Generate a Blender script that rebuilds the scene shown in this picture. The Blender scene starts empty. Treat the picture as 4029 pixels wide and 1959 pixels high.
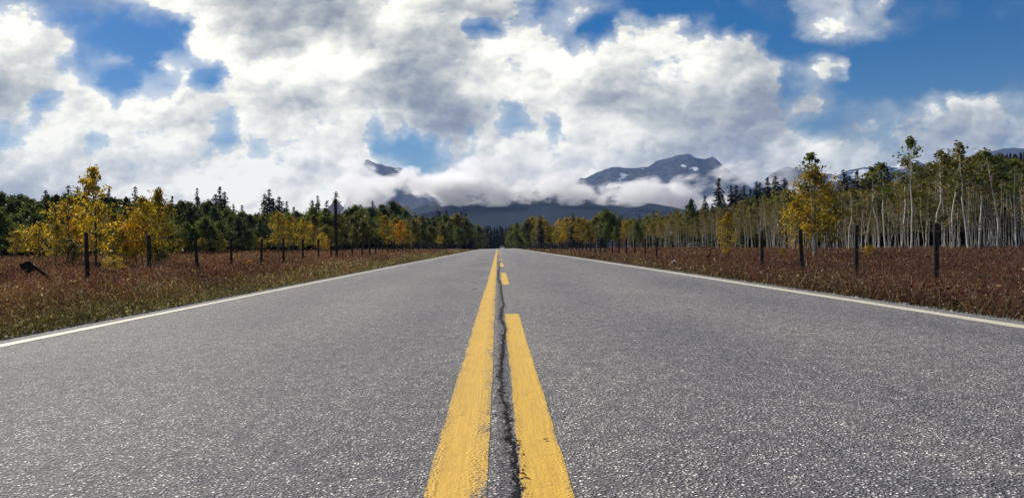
import bpy, math, random
import numpy as np
from mathutils import Vector, Matrix

SC = bpy.context.scene
COL = SC.collection
rnd = random.Random(7)
R = np.random.default_rng(11)
rad = math.radians

# ------------------------------------------------------------------ camera
F, CX, CY, W, H = 3000.0, 2014.5, 979.5, 4029.0, 1959.0
CAMZ = 0.62
ROLL = rad(1.3)
r0 = Vector((math.cos(ROLL), 0, -math.sin(ROLL)))
u0 = Vector((math.sin(ROLL), 0, math.cos(ROLL)))
cf = (Vector((0, 1, 0)) * F + r0 * 56.5 - u0 * 12.5).normalized()
cr = (r0 - cf * r0.dot(cf)).normalized()
cu = cr.cross(cf).normalized()
CAM = Vector((0, 0, CAMZ))

def at(px, py, Y):
    """world point seen at photo pixel (px,py), Y metres down the road"""
    d = cf * F + cr * (px - CX) - cu * (py - CY)
    return CAM + d * (Y / d.y)

def on_road(px, py):
    d = cf * F + cr * (px - CX) - cu * (py - CY)
    t = -CAMZ / d.z
    return CAM + d * t

cam = bpy.data.cameras.new('camera')
cam.sensor_width = 36.0
cam.lens = F / W * 36.0
cam.clip_start = 0.05
cam.clip_end = 60000
co = bpy.data.objects.new('camera', cam)
COL.objects.link(co)
m = Matrix((cr, cu, -cf)).transposed().to_4x4()
m.translation = CAM
co.matrix_world = m
SC.camera = co

SC.view_settings.view_transform = 'Standard'
SC.view_settings.look = 'None'
SC.view_settings.exposure = 0.15
SC.view_settings.gamma = 1.0
SC.cycles.max_bounces = 14
SC.cycles.diffuse_bounces = 3
SC.cycles.glossy_bounces = 2
SC.cycles.transmission_bounces = 4
SC.cycles.transparent_max_bounces = 8
SC.cycles.volume_bounces = 14
SC.cycles.volume_step_rate = .4
SC.cycles.volume_max_steps = 160
SC.cycles.use_denoising = True
SC.cycles.sample_clamp_indirect = 4.0

# ------------------------------------------------------------------ node helper
class NT:
    def __init__(s, tree):
        s.t = tree; s.n = tree.nodes; s.l = tree.links; s.n.clear()
    def new(s, typ, **kw):
        n = s.n.new(typ)
        for k, v in kw.items(): setattr(n, k, v)
        return n
    def put(s, sock, v):
        if isinstance(v, bpy.types.NodeSocket): s.l.new(v, sock)
        elif v is not None: sock.default_value = v
    def m(s, op, a, b=None, c=None, clamp=False):
        n = s.new('ShaderNodeMath', operation=op, use_clamp=clamp)
        for i, v in enumerate((a, b, c)):
            if v is not None: s.put(n.inputs[i], v)
        return n.outputs[0]
    def v(s, op, a, b=None, scale=None):
        n = s.new('ShaderNodeVectorMath', operation=op)
        s.put(n.inputs[0], a)
        if b is not None: s.put(n.inputs[1], b)
        if scale is not None: s.put(n.inputs[3], scale)
        return n.outputs['Value'] if op in ('LENGTH', 'DOT_PRODUCT', 'DISTANCE') else n.outputs[0]
    def mr(s, x, a, b, c=0.0, d=1.0, kind='SMOOTHSTEP'):
        n = s.new('ShaderNodeMapRange', interpolation_type=kind, clamp=True)
        for i, q in enumerate((x, a, b, c, d)): s.put(n.inputs[i], q)
        return n.outputs[0]
    def noise(s, vec, scale, detail=3, rough=.5, w=None, out=0, lac=2.0):
        n = s.new('ShaderNodeTexNoise')
        s.put(n.inputs['Vector'], vec)
        n.inputs['Scale'].default_value = scale
        n.inputs['Detail'].default_value = detail
        n.inputs['Roughness'].default_value = rough
        n.inputs['Lacunarity'].default_value = lac
        return n.outputs[out]
    def mix(s, f, a, b, mode='MIX'):
        n = s.new('ShaderNodeMix', data_type='RGBA', blend_type=mode)
        s.put(n.inputs[0], f)
        for i, q in ((6, a), (7, b)):
            if isinstance(q, (tuple, list)) and len(q) == 3: q = (*q, 1)
            s.put(n.inputs[i], q)
        return n.outputs[2]
    def ramp(s, f, stops, interp='LINEAR'):
        n = s.new('ShaderNodeValToRGB')
        r = n.color_ramp; r.interpolation = interp
        while len(r.elements) < len(stops): r.elements.new(0.5)
        for e, (p, c) in zip(r.elements, sorted(stops, key=lambda q: q[0])):
            e.position = p
            e.color = (c, c, c, 1) if not isinstance(c, (tuple, list)) else (*c, 1)
        s.put(n.inputs[0], f)
        return n.outputs[0]
    def xyz(s, vec):
        n = s.new('ShaderNodeSeparateXYZ'); s.put(n.inputs[0], vec)
        return n.outputs
    def cxyz(s, x, y, z):
        n = s.new('ShaderNodeCombineXYZ')
        for i, q in enumerate((x, y, z)): s.put(n.inputs[i], q)
        return n.outputs[0]
    def attr(s, name, out='Fac'):
        return s.new('ShaderNodeAttribute', attribute_name=name).outputs[out]
    def obj(s): return s.new('ShaderNodeTexCoord').outputs['Object']
    def bump(s, h, strength=.5, dist=.01, normal=None):
        n = s.new('ShaderNodeBump')
        s.put(n.inputs['Height'], h); s.put(n.inputs['Strength'], strength)
        n.inputs['Distance'].default_value = dist
        if normal is not None: s.put(n.inputs['Normal'], normal)
        return n.outputs[0]
    def pbr(s, col, rough=.8, normal=None, spec=.3, metal=0.0):
        n = s.new('ShaderNodeBsdfPrincipled')
        if isinstance(col, (tuple, list)) and len(col) == 3: col = (*col, 1)
        s.put(n.inputs['Base Color'], col); s.put(n.inputs['Roughness'], rough)
        s.put(n.inputs['Specular IOR Level'], spec); s.put(n.inputs['Metallic'], metal)
        if normal is not None: s.put(n.inputs['Normal'], normal)
        return n.outputs[0]
    def out(s, surf=None, vol=None):
        o = s.new('ShaderNodeOutputMaterial')
        if surf is not None: s.l.new(surf, o.inputs[0])
        if vol is not None: s.l.new(vol, o.inputs[1])

def material(name):
    m = bpy.data.materials.new(name); m.use_nodes = True
    return m, NT(m.node_tree)

# ------------------------------------------------------------------ sun and sky
SUN_AZ, SUN_EL = rad(-42), rad(36)      # azimuth measured from +Y towards +X
sd = Vector((math.sin(SUN_AZ) * math.cos(SUN_EL), math.cos(SUN_AZ) * math.cos(SUN_EL), math.sin(SUN_EL)))
sl = bpy.data.lights.new('sun', 'SUN'); sl.energy = 5.0; sl.angle = rad(.5); sl.color = (1, .93, .82)
so = bpy.data.objects.new('sun', sl); COL.objects.link(so)
so.rotation_euler = (-sd).to_track_quat('-Z', 'Y').to_euler()

# cloud cover and cloud tone by direction; rows go down from the top of the sky
DENS = [
 '6654445667999999' '9999999999999998' '8357643210001122' '2256745522221122',
 '8953223223328999' '9999999999999336' '9955101898230001' '1146765531000001',
 '9999831000028999' '9999999999999799' '9994757799999975' '1001200000000000',
 '9997534540762289' '9999999999999897' '4899999999999999' '8458810110000000',
 '9999962005462189' '9999999999999999' '9999999999999999' '9364100000000003',
 '9935999599999999' '9999999999999984' '5999999999999999' '9884234535749996',
 '5878999999999659' '9989799698999996' '2849999999999999' '9842355557678987',
 '3599995767999538' '5876899201379699' '9969999999999999' '8998876478989997',
 '9999998877998799' '9689999862138999' '9999999999999999' '8899999999999998',
 '9999999999999999' '9999999999999999' '9999999999999999' '9999999999999999',
 '9999999999999999' '9999999999999999' '9999999999999999' '9999999999999999',
 '9999999999999999' '9999999999999999' '9999999999999999' '9999999999999999']
TONE = [
 '64457974' '54358655' '66665555' '57766444',
 '97445695' '35348445' '76568754' '47765444',
 '77855598' '26765358' '87778776' '55554444',
 '67787898' '89985468' '79877866' '57755555',
 '46767998' '87764267' '87654554' '34555554',
 '56789868' '54764235' '77554443' '35454775',
 '67878558' '76766436' '77775443' '34334454',
 '78866867' '77867647' '78785443' '58554454',
 '76767768' '86887767' '77655544' '56554445',
 '66777899' '88986566' '56555544' '55555456',
 '55667788' '88987555' '55555554' '55555555',
 '55566677' '88987544' '44445555' '55555555']

w = bpy.data.worlds.new('World'); SC.world = w; w.use_nodes = True
N = NT(w.node_tree)
d3 = N.new('ShaderNodeTexCoord').outputs['Generated']
x, y, z = N.xyz(d3)
ys = N.m('MAXIMUM', y, .22)
U = N.m('DIVIDE', x, ys); V = N.m('DIVIDE', z, ys)
ui = N.m('SUBTRACT', N.m('MULTIPLY', U, math.cos(ROLL)), N.m('MULTIPLY', V, math.sin(ROLL)))
vi = N.m('ADD', N.m('MULTIPLY', U, math.sin(ROLL)), N.m('MULTIPLY', V, math.cos(ROLL)))
P = N.cxyz(ui, N.m('MULTIPLY', vi, 1.35), N.m('MULTIPLY', z, .0))
warp = N.v('SUBTRACT', N.noise(P, 9.0, 6, .62, out=1), (.5, .5, .5))
wx, wy, _ = N.xyz(warp)
fx = N.m('MULTIPLY_ADD', ui, 3000 / 4029, 1958 / 4029)
fx = N.m('MULTIPLY_ADD', wx, .075, fx)
fr = N.m('MULTIPLY_ADD', vi, -3000 / 76.0, 967 / 76.0 - .5)
fr = N.m('MULTIPLY_ADD', wy, 3.0, fr)
fr = N.m('MINIMUM', N.m('MAXIMUM', fr, 0.0), 11.0)
fxl = N.m('MULTIPLY', fx, 2.0); fxr = N.m('MULTIPLY_ADD', fx, 2.0, -1.0)
selr = N.m('GREATER_THAN', fx, .5)
dens = None; tone = None
for j in range(12):
    row, trow = DENS[j], TONE[j]
    L = [((i + .5) / 32, int(row[i]) / 9) for i in range(32)]
    Rr = [((i + .5) / 32, int(row[32 + i]) / 9) for i in range(32)]
    L[-1] = (1.0, (int(row[31]) + int(row[32])) / 18); Rr[0] = (0.0, (int(row[31]) + int(row[32])) / 18)
    T = [((i + .5) / 32, int(trow[i]) / 9) for i in range(32)]
    a = N.ramp(fxl, L, 'EASE'); b = N.ramp(fxr, Rr, 'EASE')
    mm = N.new('ShaderNodeMix', data_type='FLOAT'); N.put(mm.inputs[0], selr); N.put(mm.inputs[2], a); N.put(mm.inputs[3], b)
    t_ = N.ramp(fx, T, 'B_SPLINE')
    wj = N.m('MAXIMUM', N.m('SUBTRACT', 1.0, N.m('ABSOLUTE', N.m('SUBTRACT', fr, float(j)))), 0.0)
    dens = N.m('MULTIPLY', mm.outputs[0], wj) if dens is None else N.m('MULTIPLY_ADD', mm.outputs[0], wj, dens)
    tone = N.m('MULTIPLY', t_, wj) if tone is None else N.m('MULTIPLY_ADD', t_, wj, tone)
# billows: the same puffs read twice, the second time a step towards the sun
def puffs(vec, sc, det):
    n = N.new('ShaderNodeTexVoronoi', feature='F1', normalize=True)
    N.put(n.inputs['Vector'], vec); n.inputs['Scale'].default_value = sc
    n.inputs['Detail'].default_value = det; n.inputs['Roughness'].default_value = .55; n.inputs['Lacunarity'].default_value = 2.2
    return N.m('SUBTRACT', 1.0, n.outputs['Distance'])
PW = N.v('ADD', P, N.v('SCALE', N.v('SUBTRACT', N.noise(P, 22.0, 4, .6, out=1), (.5, .5, .5)), scale=.05))
n1 = N.noise(P, 11.0, 8, .58)
n2 = N.noise(N.v('ADD', P, (-.012, .020, 0)), 11.0, 4, .5)
n3 = N.noise(P, 52.0, 6, .65)
b1 = puffs(PW, 13.0, 3.0); b2 = puffs(N.v('ADD', PW, (-.006, .011, 0)), 13.0, 2.0)
relief = N.m('MULTIPLY_ADD', N.m('SUBTRACT', b1, b2), .9, N.m('SUBTRACT', n1, n2))
front = N.mr(y, .15, .5)
backc = N.mr(N.noise(N.v('MULTIPLY', d3, (1, 1, 2.2)), 3.2, 6, .6), .46, .62)
mm = N.new('ShaderNodeMix', data_type='FLOAT'); N.put(mm.inputs[0], front); N.put(mm.inputs[2], backc); N.put(mm.inputs[3], dens)
dn = N.m('MULTIPLY_ADD', N.m('SUBTRACT', n1, .5), 1.1, mm.outputs[0])
dn = N.m('MULTIPLY_ADD', N.m('SUBTRACT', n3, .5), .5, dn)
dn = N.m('MULTIPLY_ADD', N.m('SUBTRACT', b1, .62), .55, dn)
veil = N.mr(N.m('MULTIPLY_ADD', N.m('SUBTRACT', n1, .5), .5, mm.outputs[0]), .12, .85, 0, .55)
cover = N.m('MAXIMUM', N.mr(dn, .56, .92), veil)
tn = N.m('MULTIPLY_ADD', relief, 1.25, N.m('MULTIPLY_ADD', N.m('SUBTRACT', n3, .5), .12, N.m('MULTIPLY_ADD', tone, 1.2, -.055)))
tn = N.m('MULTIPLY_ADD', N.m('SUBTRACT', .5, n1), .3, tn)
edge = N.mr(dn, .6, 1.15, .07, -.05)
tn = N.m('ADD', tn, edge)
low = N.mr(z, .0, .5)
ccol = N.ramp(tn, [(0.0, (.15, .165, .20)), (.3, (.25, .275, .315)), (.55, (.44, .46, .45)), (.78, (.70, .70, .64)), (1.0, (1.0, .97, .85))])
sky = N.new('ShaderNodeTexSky', sky_type='NISHITA', sun_disc=False)
sky.sun_elevation = SUN_EL; sky.sun_rotation = SUN_AZ
sky.air_density = 1.0; sky.dust_density = .2; sky.ozone_density = 3.0
hs = N.new('ShaderNodeHueSaturation'); hs.inputs['Saturation'].default_value = 1.6; hs.inputs['Hue'].default_value = .508; hs.inputs['Value'].default_value = 1.0
N.l.new(sky.outputs[0], hs.inputs['Color'])
bg1 = N.new('ShaderNodeBackground'); N.l.new(hs.outputs[0], bg1.inputs[0]); bg1.inputs[1].default_value = .058
bg2 = N.new('ShaderNodeBackground'); N.l.new(ccol, bg2.inputs[0]); bg2.inputs[1].default_value = 1.14
ms = N.new('ShaderNodeMixShader'); N.l.new(cover, ms.inputs[0]); N.l.new(bg1.outputs[0], ms.inputs[1]); N.l.new(bg2.outputs[0], ms.inputs[2])
wo = N.new('ShaderNodeOutputWorld'); N.l.new(ms.outputs[0], wo.inputs[0])
w.cycles.sampling_method = 'MANUAL'; w.cycles.sample_map_resolution = 512
#SPLIT
# ------------------------------------------------------------------ objects
def link(name, data, parent=None, loc=None, rot=None):
    o = bpy.data.objects.new(name, data); COL.objects.link(o)
    if parent is not None: o.parent = parent
    if loc is not None: o.location = loc
    if rot is not None: o.rotation_euler = rot
    return o

def tag(o, label=None, cat=None, group=None, kind=None):
    if label: o['label'] = label
    if cat: o['category'] = cat
    if group: o['group'] = group
    if kind: o['kind'] = kind
    return o

def mesh_np(name, verts, faces, mats, smooth=False, matidx=None, tint=None, extra=None):
    """verts (n,3); faces: (m,k) array, or list of such arrays"""
    me = bpy.data.meshes.new(name)
    verts = np.asarray(verts, dtype=np.float32)
    fl = faces if isinstance(faces, list) else [faces]
    fl = [np.asarray(f, dtype=np.int32) for f in fl if len(f)]
    nl = sum(f.size for f in fl); nf = sum(len(f) for f in fl)
    me.vertices.add(len(verts)); me.vertices.foreach_set('co', verts.ravel())
    me.loops.add(nl); me.loops.foreach_set('vertex_index', np.concatenate([f.ravel() for f in fl]))
    me.polygons.add(nf)
    tot = np.concatenate([np.full(len(f), f.shape[1], np.int32) for f in fl])
    st = np.concatenate([[0], np.cumsum(tot)[:-1]]).astype(np.int32)
    me.polygons.foreach_set('loop_start', st); me.polygons.foreach_set('loop_total', tot)
    for q in (mats if isinstance(mats, (list, tuple)) else [mats]): me.materials.append(q)
    if matidx is not None: me.polygons.foreach_set('material_index', np.asarray(matidx, np.int32))
    me.polygons.foreach_set('use_smooth', np.full(nf, bool(smooth)))
    if tint is not None:
        a = me.attributes.new('tint', 'FLOAT', 'FACE'); a.data.foreach_set('value', np.asarray(tint, np.float32))
    if extra:
        for k, val in extra.items():
            a = me.attributes.new(k, 'FLOAT', 'POINT'); a.data.foreach_set('value', np.asarray(val, np.float32))
    me.update(calc_edges=True)
    return me

class Tubes:
    """bars, limbs and posts: rings of k points along polylines"""
    def __init__(s): s.v = []; s.f = []; s.n = 0; s.t = []; s.caps = []
    def add(s, pts, radii, k=6, cap=False, tint=.5):
        pts = np.asarray(pts, float); radii = np.broadcast_to(np.asarray(radii, float), (len(pts),))
        d = np.gradient(pts, axis=0); d /= np.linalg.norm(d, axis=1)[:, None] + 1e-9
        ref = np.array([0, 0, 1.0]) if abs(d[0][2]) < .9 else np.array([1.0, 0, 0])
        a = np.cross(d, ref); a /= np.linalg.norm(a, axis=1)[:, None] + 1e-9
        b = np.cross(d, a)
        th = np.arange(k) * 2 * np.pi / k
        ring = pts[:, None] + radii[:, None, None] * (a[:, None] * np.cos(th)[None, :, None] + b[:, None] * np.sin(th)[None, :, None])
        s.v.append(ring.reshape(-1, 3))
        n = len(pts)
        i = np.arange(n - 1)[:, None] * k + np.arange(k)[None]
        j = np.arange(n - 1)[:, None] * k + (np.arange(k)[None] + 1) % k
        s.f.append(np.stack([i, i + k, j + k, j], -1).reshape(-1, 4) + s.n)
        s.t.append(np.full((n - 1) * k, tint))
        if cap:
            s.caps.append(np.arange(k)[None, ::-1] + s.n if False else np.arange(k)[None] + s.n)
            s.caps.append(np.arange(k)[None, ::-1] + s.n + (n - 1) * k)
        s.n += n * k
    def mesh(s, name, mat, smooth=True):
        fs = [np.concatenate(s.f)]
        t = list(np.concatenate(s.t))
        if s.caps:
            fs.append(np.concatenate(s.caps)); t += [.5] * len(s.caps)
        return mesh_np(name, np.concatenate(s.v), fs, mat, smooth, tint=t)

def boxes(name, bl, mat, bevel=0.0):
    """list of (cx,cy,cz,sx,sy,sz[,rotz]) boxes joined into one mesh"""
    V_, F_ = [], []
    for q in bl:
        cx, cy, cz, sx, sy, sz = q[:6]; a = q[6] if len(q) > 6 else 0
        n = len(V_)
        for dx, dy, dz in ((-1,-1,-1),(1,-1,-1),(1,1,-1),(-1,1,-1),(-1,-1,1),(1,-1,1),(1,1,1),(-1,1,1)):
            X, Y = dx * sx / 2, dy * sy / 2
            V_.append((cx + X * math.cos(a) - Y * math.sin(a), cy + X * math.sin(a) + Y * math.cos(a), cz + dz * sz / 2))
        F_ += [[n + i for i in f] for f in ((3,2,1,0),(4,5,6,7),(0,1,5,4),(1,2,6,5),(2,3,7,6),(3,0,4,7))]
    return mesh_np(name, np.array(V_), np.array(F_), mat)

# ------------------------------------------------------------------ ground shape
def interp(x, xs, ys): return np.interp(x, xs, ys)
def crest(y):
    y = np.asarray(y, float)
    t = np.clip(y - 150, 0, 150)
    z = -6e-5 * t * t - .018 * np.clip(y - 300, 0, 300)
    return np.where(y > 600, -6.75 - .002 * np.clip(y - 600, 0, 1500), z)
def ground(x, y):
    x = np.asarray(x, float); y = np.asarray(y, float)
    zl = interp(-x, [3.6, 3.8, 5, 8, 11, 20, 40, 100, 400], [-.04, -.05, -.2, -.24, -.2, .0, .28, .8, 2])
    zr = interp(x, [3.6, 3.8, 5, 7, 9.5, 20, 40, 100, 400], [-.04, -.07, -.3, -.5, -.56, -.56, -.6, .2, 6])
    z = np.where(x < 0, zl, zr)
    yy = np.clip(y, 0, 170)
    z = z + np.where(x < -4.5, .0022 * yy * np.clip((-x - 4.5) / 6, 0, 1), 0) + np.where(x > 4.5, .0007 * yy, 0)
    z = np.where(np.abs(x) < 3.72, -.05, z)
    bump = .03 * np.sin(x * 1.3 + y * .35) + .025 * np.sin(x * .6 - y * .8 + 1.0)
    z = z + np.where(np.abs(x) > 4.5, bump, 0)
    return z + crest(y)

def gz(x, y): return float(ground(x, y))

# ---- materials for ground, road, paint
def asphalt_nodes(N, stain=True):
    """returns colour, roughness, height for weathered chip asphalt"""
    p = N.obj()
    warp = N.v('ADD', p, N.v('SCALE', N.v('SUBTRACT', N.noise(p, 60, 2, .5, out=1), (.5, .5, .5)), scale=.012))
    vo = N.new('ShaderNodeTexVoronoi', feature='F1'); N.put(vo.inputs['Vector'], warp); vo.inputs['Scale'].default_value = 108
    d = vo.outputs['Distance']; cx_, cy_, cz_ = N.xyz(vo.outputs['Color'])
    stone = N.ramp(cx_, [(0, (.03, .03, .038)), (.28, (.09, .088, .098)), (.52, (.24, .235, .235)), (.76, (.56, .54, .50)), (1, (1, .96, .88))])
    gap = N.mr(d, .27, .50)
    colr = N.mix(gap, stone, (.022, .022, .03))
    fine = N.noise(p, 420, 2, .6)
    colr = N.mix(.24, colr, N.ramp(fine, [(.3, 0.05), (.7, .58)]), 'MIX')
    m1 = N.noise(p, 52, 3, .65); m2 = N.noise(N.v('MULTIPLY', p, (1, .6, 1)), 13, 3, .6)
    colr = N.mix(1.0, colr, N.ramp(m1, [(.34, (.50, .50, .54)), (.66, (1.52, 1.5, 1.45))]), 'MULTIPLY')
    colr = N.mix(1.0, colr, N.ramp(m2, [(.34, (.76, .76, .80)), (.66, (1.24, 1.24, 1.2))]), 'MULTIPLY')
    big = N.noise(N.v('MULTIPLY', p, (1, .35, 1)), .9, 4, .6)
    colr = N.mix(1.0, colr, N.ramp(big, [(.3, (.78, .77, .82)), (.7, (1.22, 1.18, 1.12))]), 'MULTIPLY')
    if stain:
        X, Y, _ = N.xyz(p)
        tr_ = N.m('SINE', N.m('MULTIPLY_ADD', X, 3.6, N.m('MULTIPLY', big, 2.0)))
        colr = N.mix(1.0, colr, N.ramp(N.m('MULTIPLY_ADD', tr_, .5, .5), [(0, (.92, .92, .94)), (1, (1.07, 1.06, 1.03))]), 'MULTIPLY')
        wob = N.m('MULTIPLY_ADD', N.m('SUBTRACT', N.noise(p, 7, 3, .6), .5), .06, N.m('SUBTRACT', X, .0))
        band = N.m('MULTIPLY', N.mr(wob, -.03, .0), N.mr(wob, .03, .055, 1, 0))
        colr = N.mix(N.m('MULTIPLY', band, .65), colr, N.mix(1.0, colr, (.35, .35, .42), 'MULTIPLY'))
        pits = N.mr(N.noise(p, 38, 3, .5), .68, .74)
        colr = N.mix(N.m('MULTIPLY', pits, .7), colr, (.03, .03, .035))
    h = N.m('SUBTRACT', N.m('MULTIPLY', N.mr(d, .75, .1), N.m('MULTIPLY_ADD', cy_, .8, .4)), 0)
    h = N.m('MULTIPLY_ADD', fine, .3, h)
    return p, colr, h

M = {}
mm_, N = material('asphalt'); p, c_, h = asphalt_nodes(N)
N.out(N.pbr(N.mix(1.0, c_, (1.40, 1.40, 1.42), 'MULTIPLY'), .82, N.bump(h, .95, .009), .5)); M['asphalt'] = mm_

def paint(name, col, wear_lo, wear_hi, dirt):
    mt, N = material(name)
    p, ac, h = asphalt_nodes(N, False)
    e = N.attr('edge')
    n = N.noise(p, 70, 4, .65); n2 = N.noise(N.v('MULTIPLY', p, (1, .4, 1)), 9, 4, .6)
    k = N.m('ADD', N.m('MULTIPLY', e, 1.0), N.m('MULTIPLY', N.m('SUBTRACT', n, .5), 1.7))
    k = N.m('MULTIPLY_ADD', N.m('SUBTRACT', n2, .5), .9, k)
    worn = N.mr(k, wear_lo, wear_hi)
    hair = N.mr(N.m('ABSOLUTE', N.m('SUBTRACT', N.noise(N.v('MULTIPLY', p, (1, 2.2, 1)), 6, 5, .65), .5)), .0, .004, 1, 0)
    spots = N.mr(N.noise(N.v('MULTIPLY', p, (.9, 1.6, 1)), 75, 3, .6), .665, .70)
    worn = N.m('MAXIMUM', worn, N.m('MULTIPLY', spots, .8)); worn = N.m('MAXIMUM', worn, N.m('MULTIPLY', hair, N.mr(n2, .42, .56)))
    streak = N.noise(N.v('MULTIPLY', p, (34, 1.2, 1)), 3, 4, .6)
    pc = N.mix(N.mr(streak, .35, .7), col, tuple(q * dirt for q in col))
    pc = N.mix(N.mr(n2, .45, .8, 0, .35), pc, (col[0] * .8, col[1] * .72, col[2] * .8 + .02))
    colr = N.mix(worn, pc, ac)
    e2 = N.mr(e, .25, .8)
    hh = N.m('MULTIPLY', h, N.m('MAXIMUM', N.m('MULTIPLY_ADD', e2, .5, .12), worn))
    hh = N.m('MULTIPLY_ADD', N.noise(p, 30, 3, .5), .3, hh)
    N.out(N.pbr(colr, .62, N.bump(hh, .8, .007), .4))
    return mt
M['yellow'] = paint('yellow_paint', (.69, .41, .04), .90, 1.10, .80)
M['white'] = paint('cream_paint', (.66, .61, .47), .72, 1.05, .8)

mt, N = material('crack_dirt'); p = N.obj()
N.out(N.pbr(N.ramp(N.noise(p, 60, 3), [(.3, (.006, .006, .009)), (.75, (.03, .028, .03))]), 1.0, N.bump(N.noise(p, 150, 2), .5, .004), .1)); M['crack'] = mt

mt, N = material('meadow_soil'); p = N.obj()
X, Y, Z = N.xyz(p)
ax = N.m('ABSOLUTE', X)
g1 = N.noise(p, .35, 5, .6); g2 = N.noise(p, 6, 5, .65); g3 = N.noise(p, 45, 3, .6)
red = N.ramp(g2, [(.3, (.045, .020, .018)), (.55, (.105, .045, .032)), (.8, (.20, .12, .06))])
olive = N.ramp(g2, [(.3, (.035, .030, .016)), (.55, (.085, .075, .032)), (.8, (.17, .15, .07))])
k = N.mr(N.m('ADD', ax, N.m('MULTIPLY', N.m('SUBTRACT', g1, .5), 3.0)), 5.0, 8.5)
cc = N.mix(k, olive, red)
cc = N.mix(N.mr(N.m('ADD', ax, N.m('MULTIPLY', g2, .5)), 4.0, 4.35, 1, 0), cc, N.ramp(g3, [(.35, (.05, .045, .045)), (.7, (.17, .155, .14))]))
N.out(N.pbr(cc, .95, N.bump(g3, .8, .03), .1)); M['soil'] = mt

# ---- ground sheet
def grid_mesh(name, xs, ys, zf, mat, smooth=True):
    Xg, Yg = np.meshgrid(xs, ys)
    Zg = zf(Xg, Yg)
    nx, ny = len(xs), len(ys)
    v = np.stack([Xg, Yg, Zg], -1).reshape(-1, 3)
    i = (np.arange(ny - 1)[:, None] * nx + np.arange(nx - 1)[None]).ravel()
    return mesh_np(name, v, np.stack([i, i + 1, i + nx + 1, i + nx], -1), mat, smooth)

def geo(a, b, n): return list(np.geomspace(a, b, n))
xs = sorted(set([0] + [s * q for s in (-1, 1) for q in ([3.5, 3.70, 3.74, 3.8, 3.9, 4.1, 4.4, 4.7, 5, 5.5, 6, 6.5, 7, 7.5, 8, 8.5, 9, 9.5, 10, 10.5, 11, 12, 13, 14, 16, 18, 20, 24, 28, 34, 40, 50, 65, 80, 100] + geo(130, 5500, 13))]))
ysg = list(np.arange(-20, 60, 1.0)) + list(np.arange(60, 320, 4.0)) + geo(320, 8600, 24)
tag(link('ground', grid_mesh('ground', np.array(xs), np.array(ysg), ground, M['soil'])), kind='structure')

# ---- road with a crumbling edge
yr = np.concatenate([np.arange(-12, 40, .12), np.arange(40, 150, .6), np.arange(150, 420, 3.0)])
def wob(y, s, a): return a * (np.sin(y * 2.1 + s) * .4 + np.sin(y * 5.7 + 2 * s) * .3 + np.sin(y * 13.3 + 3 * s) * .3)
cols = [(-3.72, -.10, 1), (-3.70, 0, 1), (-3.5, 0, 0), (-1.7, 0, 0), (0, 0, 0), (1.7, 0, 0), (3.5, 0, 0), (3.72, 0, -1), (3.74, -.10, -1)]
vv = []
for cx_, cz_, s_ in cols:
    x_ = cx_ + (wob(yr, cx_, .02) if s_ else 0)
    vv.append(np.stack([x_ + 0 * yr, yr, crest(yr) + cz_], -1))
vv = np.stack(vv, 1); ny, nx = vv.shape[:2]
i = (np.arange(ny - 1)[:, None] * nx + np.arange(nx - 1)[None]).ravel()
tag(link('road', mesh_np('road', vv.reshape(-1, 3), np.stack([i, i + 1, i + nx + 1, i + nx], -1), M['asphalt'])), kind='structure')

def stripe(name, segs, mat, soft, side=None):
    V_, F_, E_ = [], [], []
    for y0, y1, xa, xb in segs:
        n = max(2, int((y1 - y0) / (.1 if y1 < 30 else .6)) + 1)
        y_ = np.linspace(y0, y1, n)
        wa, wb = wob(y_, xa * 9, .004), wob(y_, xb * 7, .004)
        px_ = [xa - .006 + wa, xa + soft + wa, (xa + xb) / 2 + 0 * y_, xb - soft + wb, xb + .006 + wb]
        base = len(V_)
        for j in range(n):
            for q in range(5):
                V_.append((px_[q][j], y_[j], float(crest(y_[j])) + .002))
                E_.append(1.0 if q in (0, 4) else (.75 if side == q else (.12 if q == 2 else .3)))
        for j in range(n - 1):
            for q in range(4):
                a = base + j * 5 + q
                F_.append((a, a + 1, a + 6, a + 5))
    tag(link(name, mesh_np(name, np.array(V_), np.array(F_), mat, extra={'edge': E_})), kind='structure')
stripe('yellow_line', [(-6, 10.8, -.196, -.045), (10.8, 400, -.186, -.045)], M['yellow'], .035, 3)
dash = [(-6, 6.9), (12.2, 17.4), (22.4, 27.4), (32.5, 36.9), (41.9, 46), (51.5, 56), (61, 65.5), (71, 75.5), (81, 85.5), (91, 95.5), (101, 105.5), (111, 115.5), (121, 125.5), (131, 135.5)]
stripe('dashed_yellow_line', [(a, b, .052 + (.006 if i else 0), .170) for i, (a, b) in enumerate(dash)], M['yellow'], .02)
stripe('edge_line', [(-6, 400, -3.54, -3.44)], M['white'], .015)
stripe('edge_line', [(-6, 400, 3.43, 3.555)], M['white'], .02)

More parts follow.
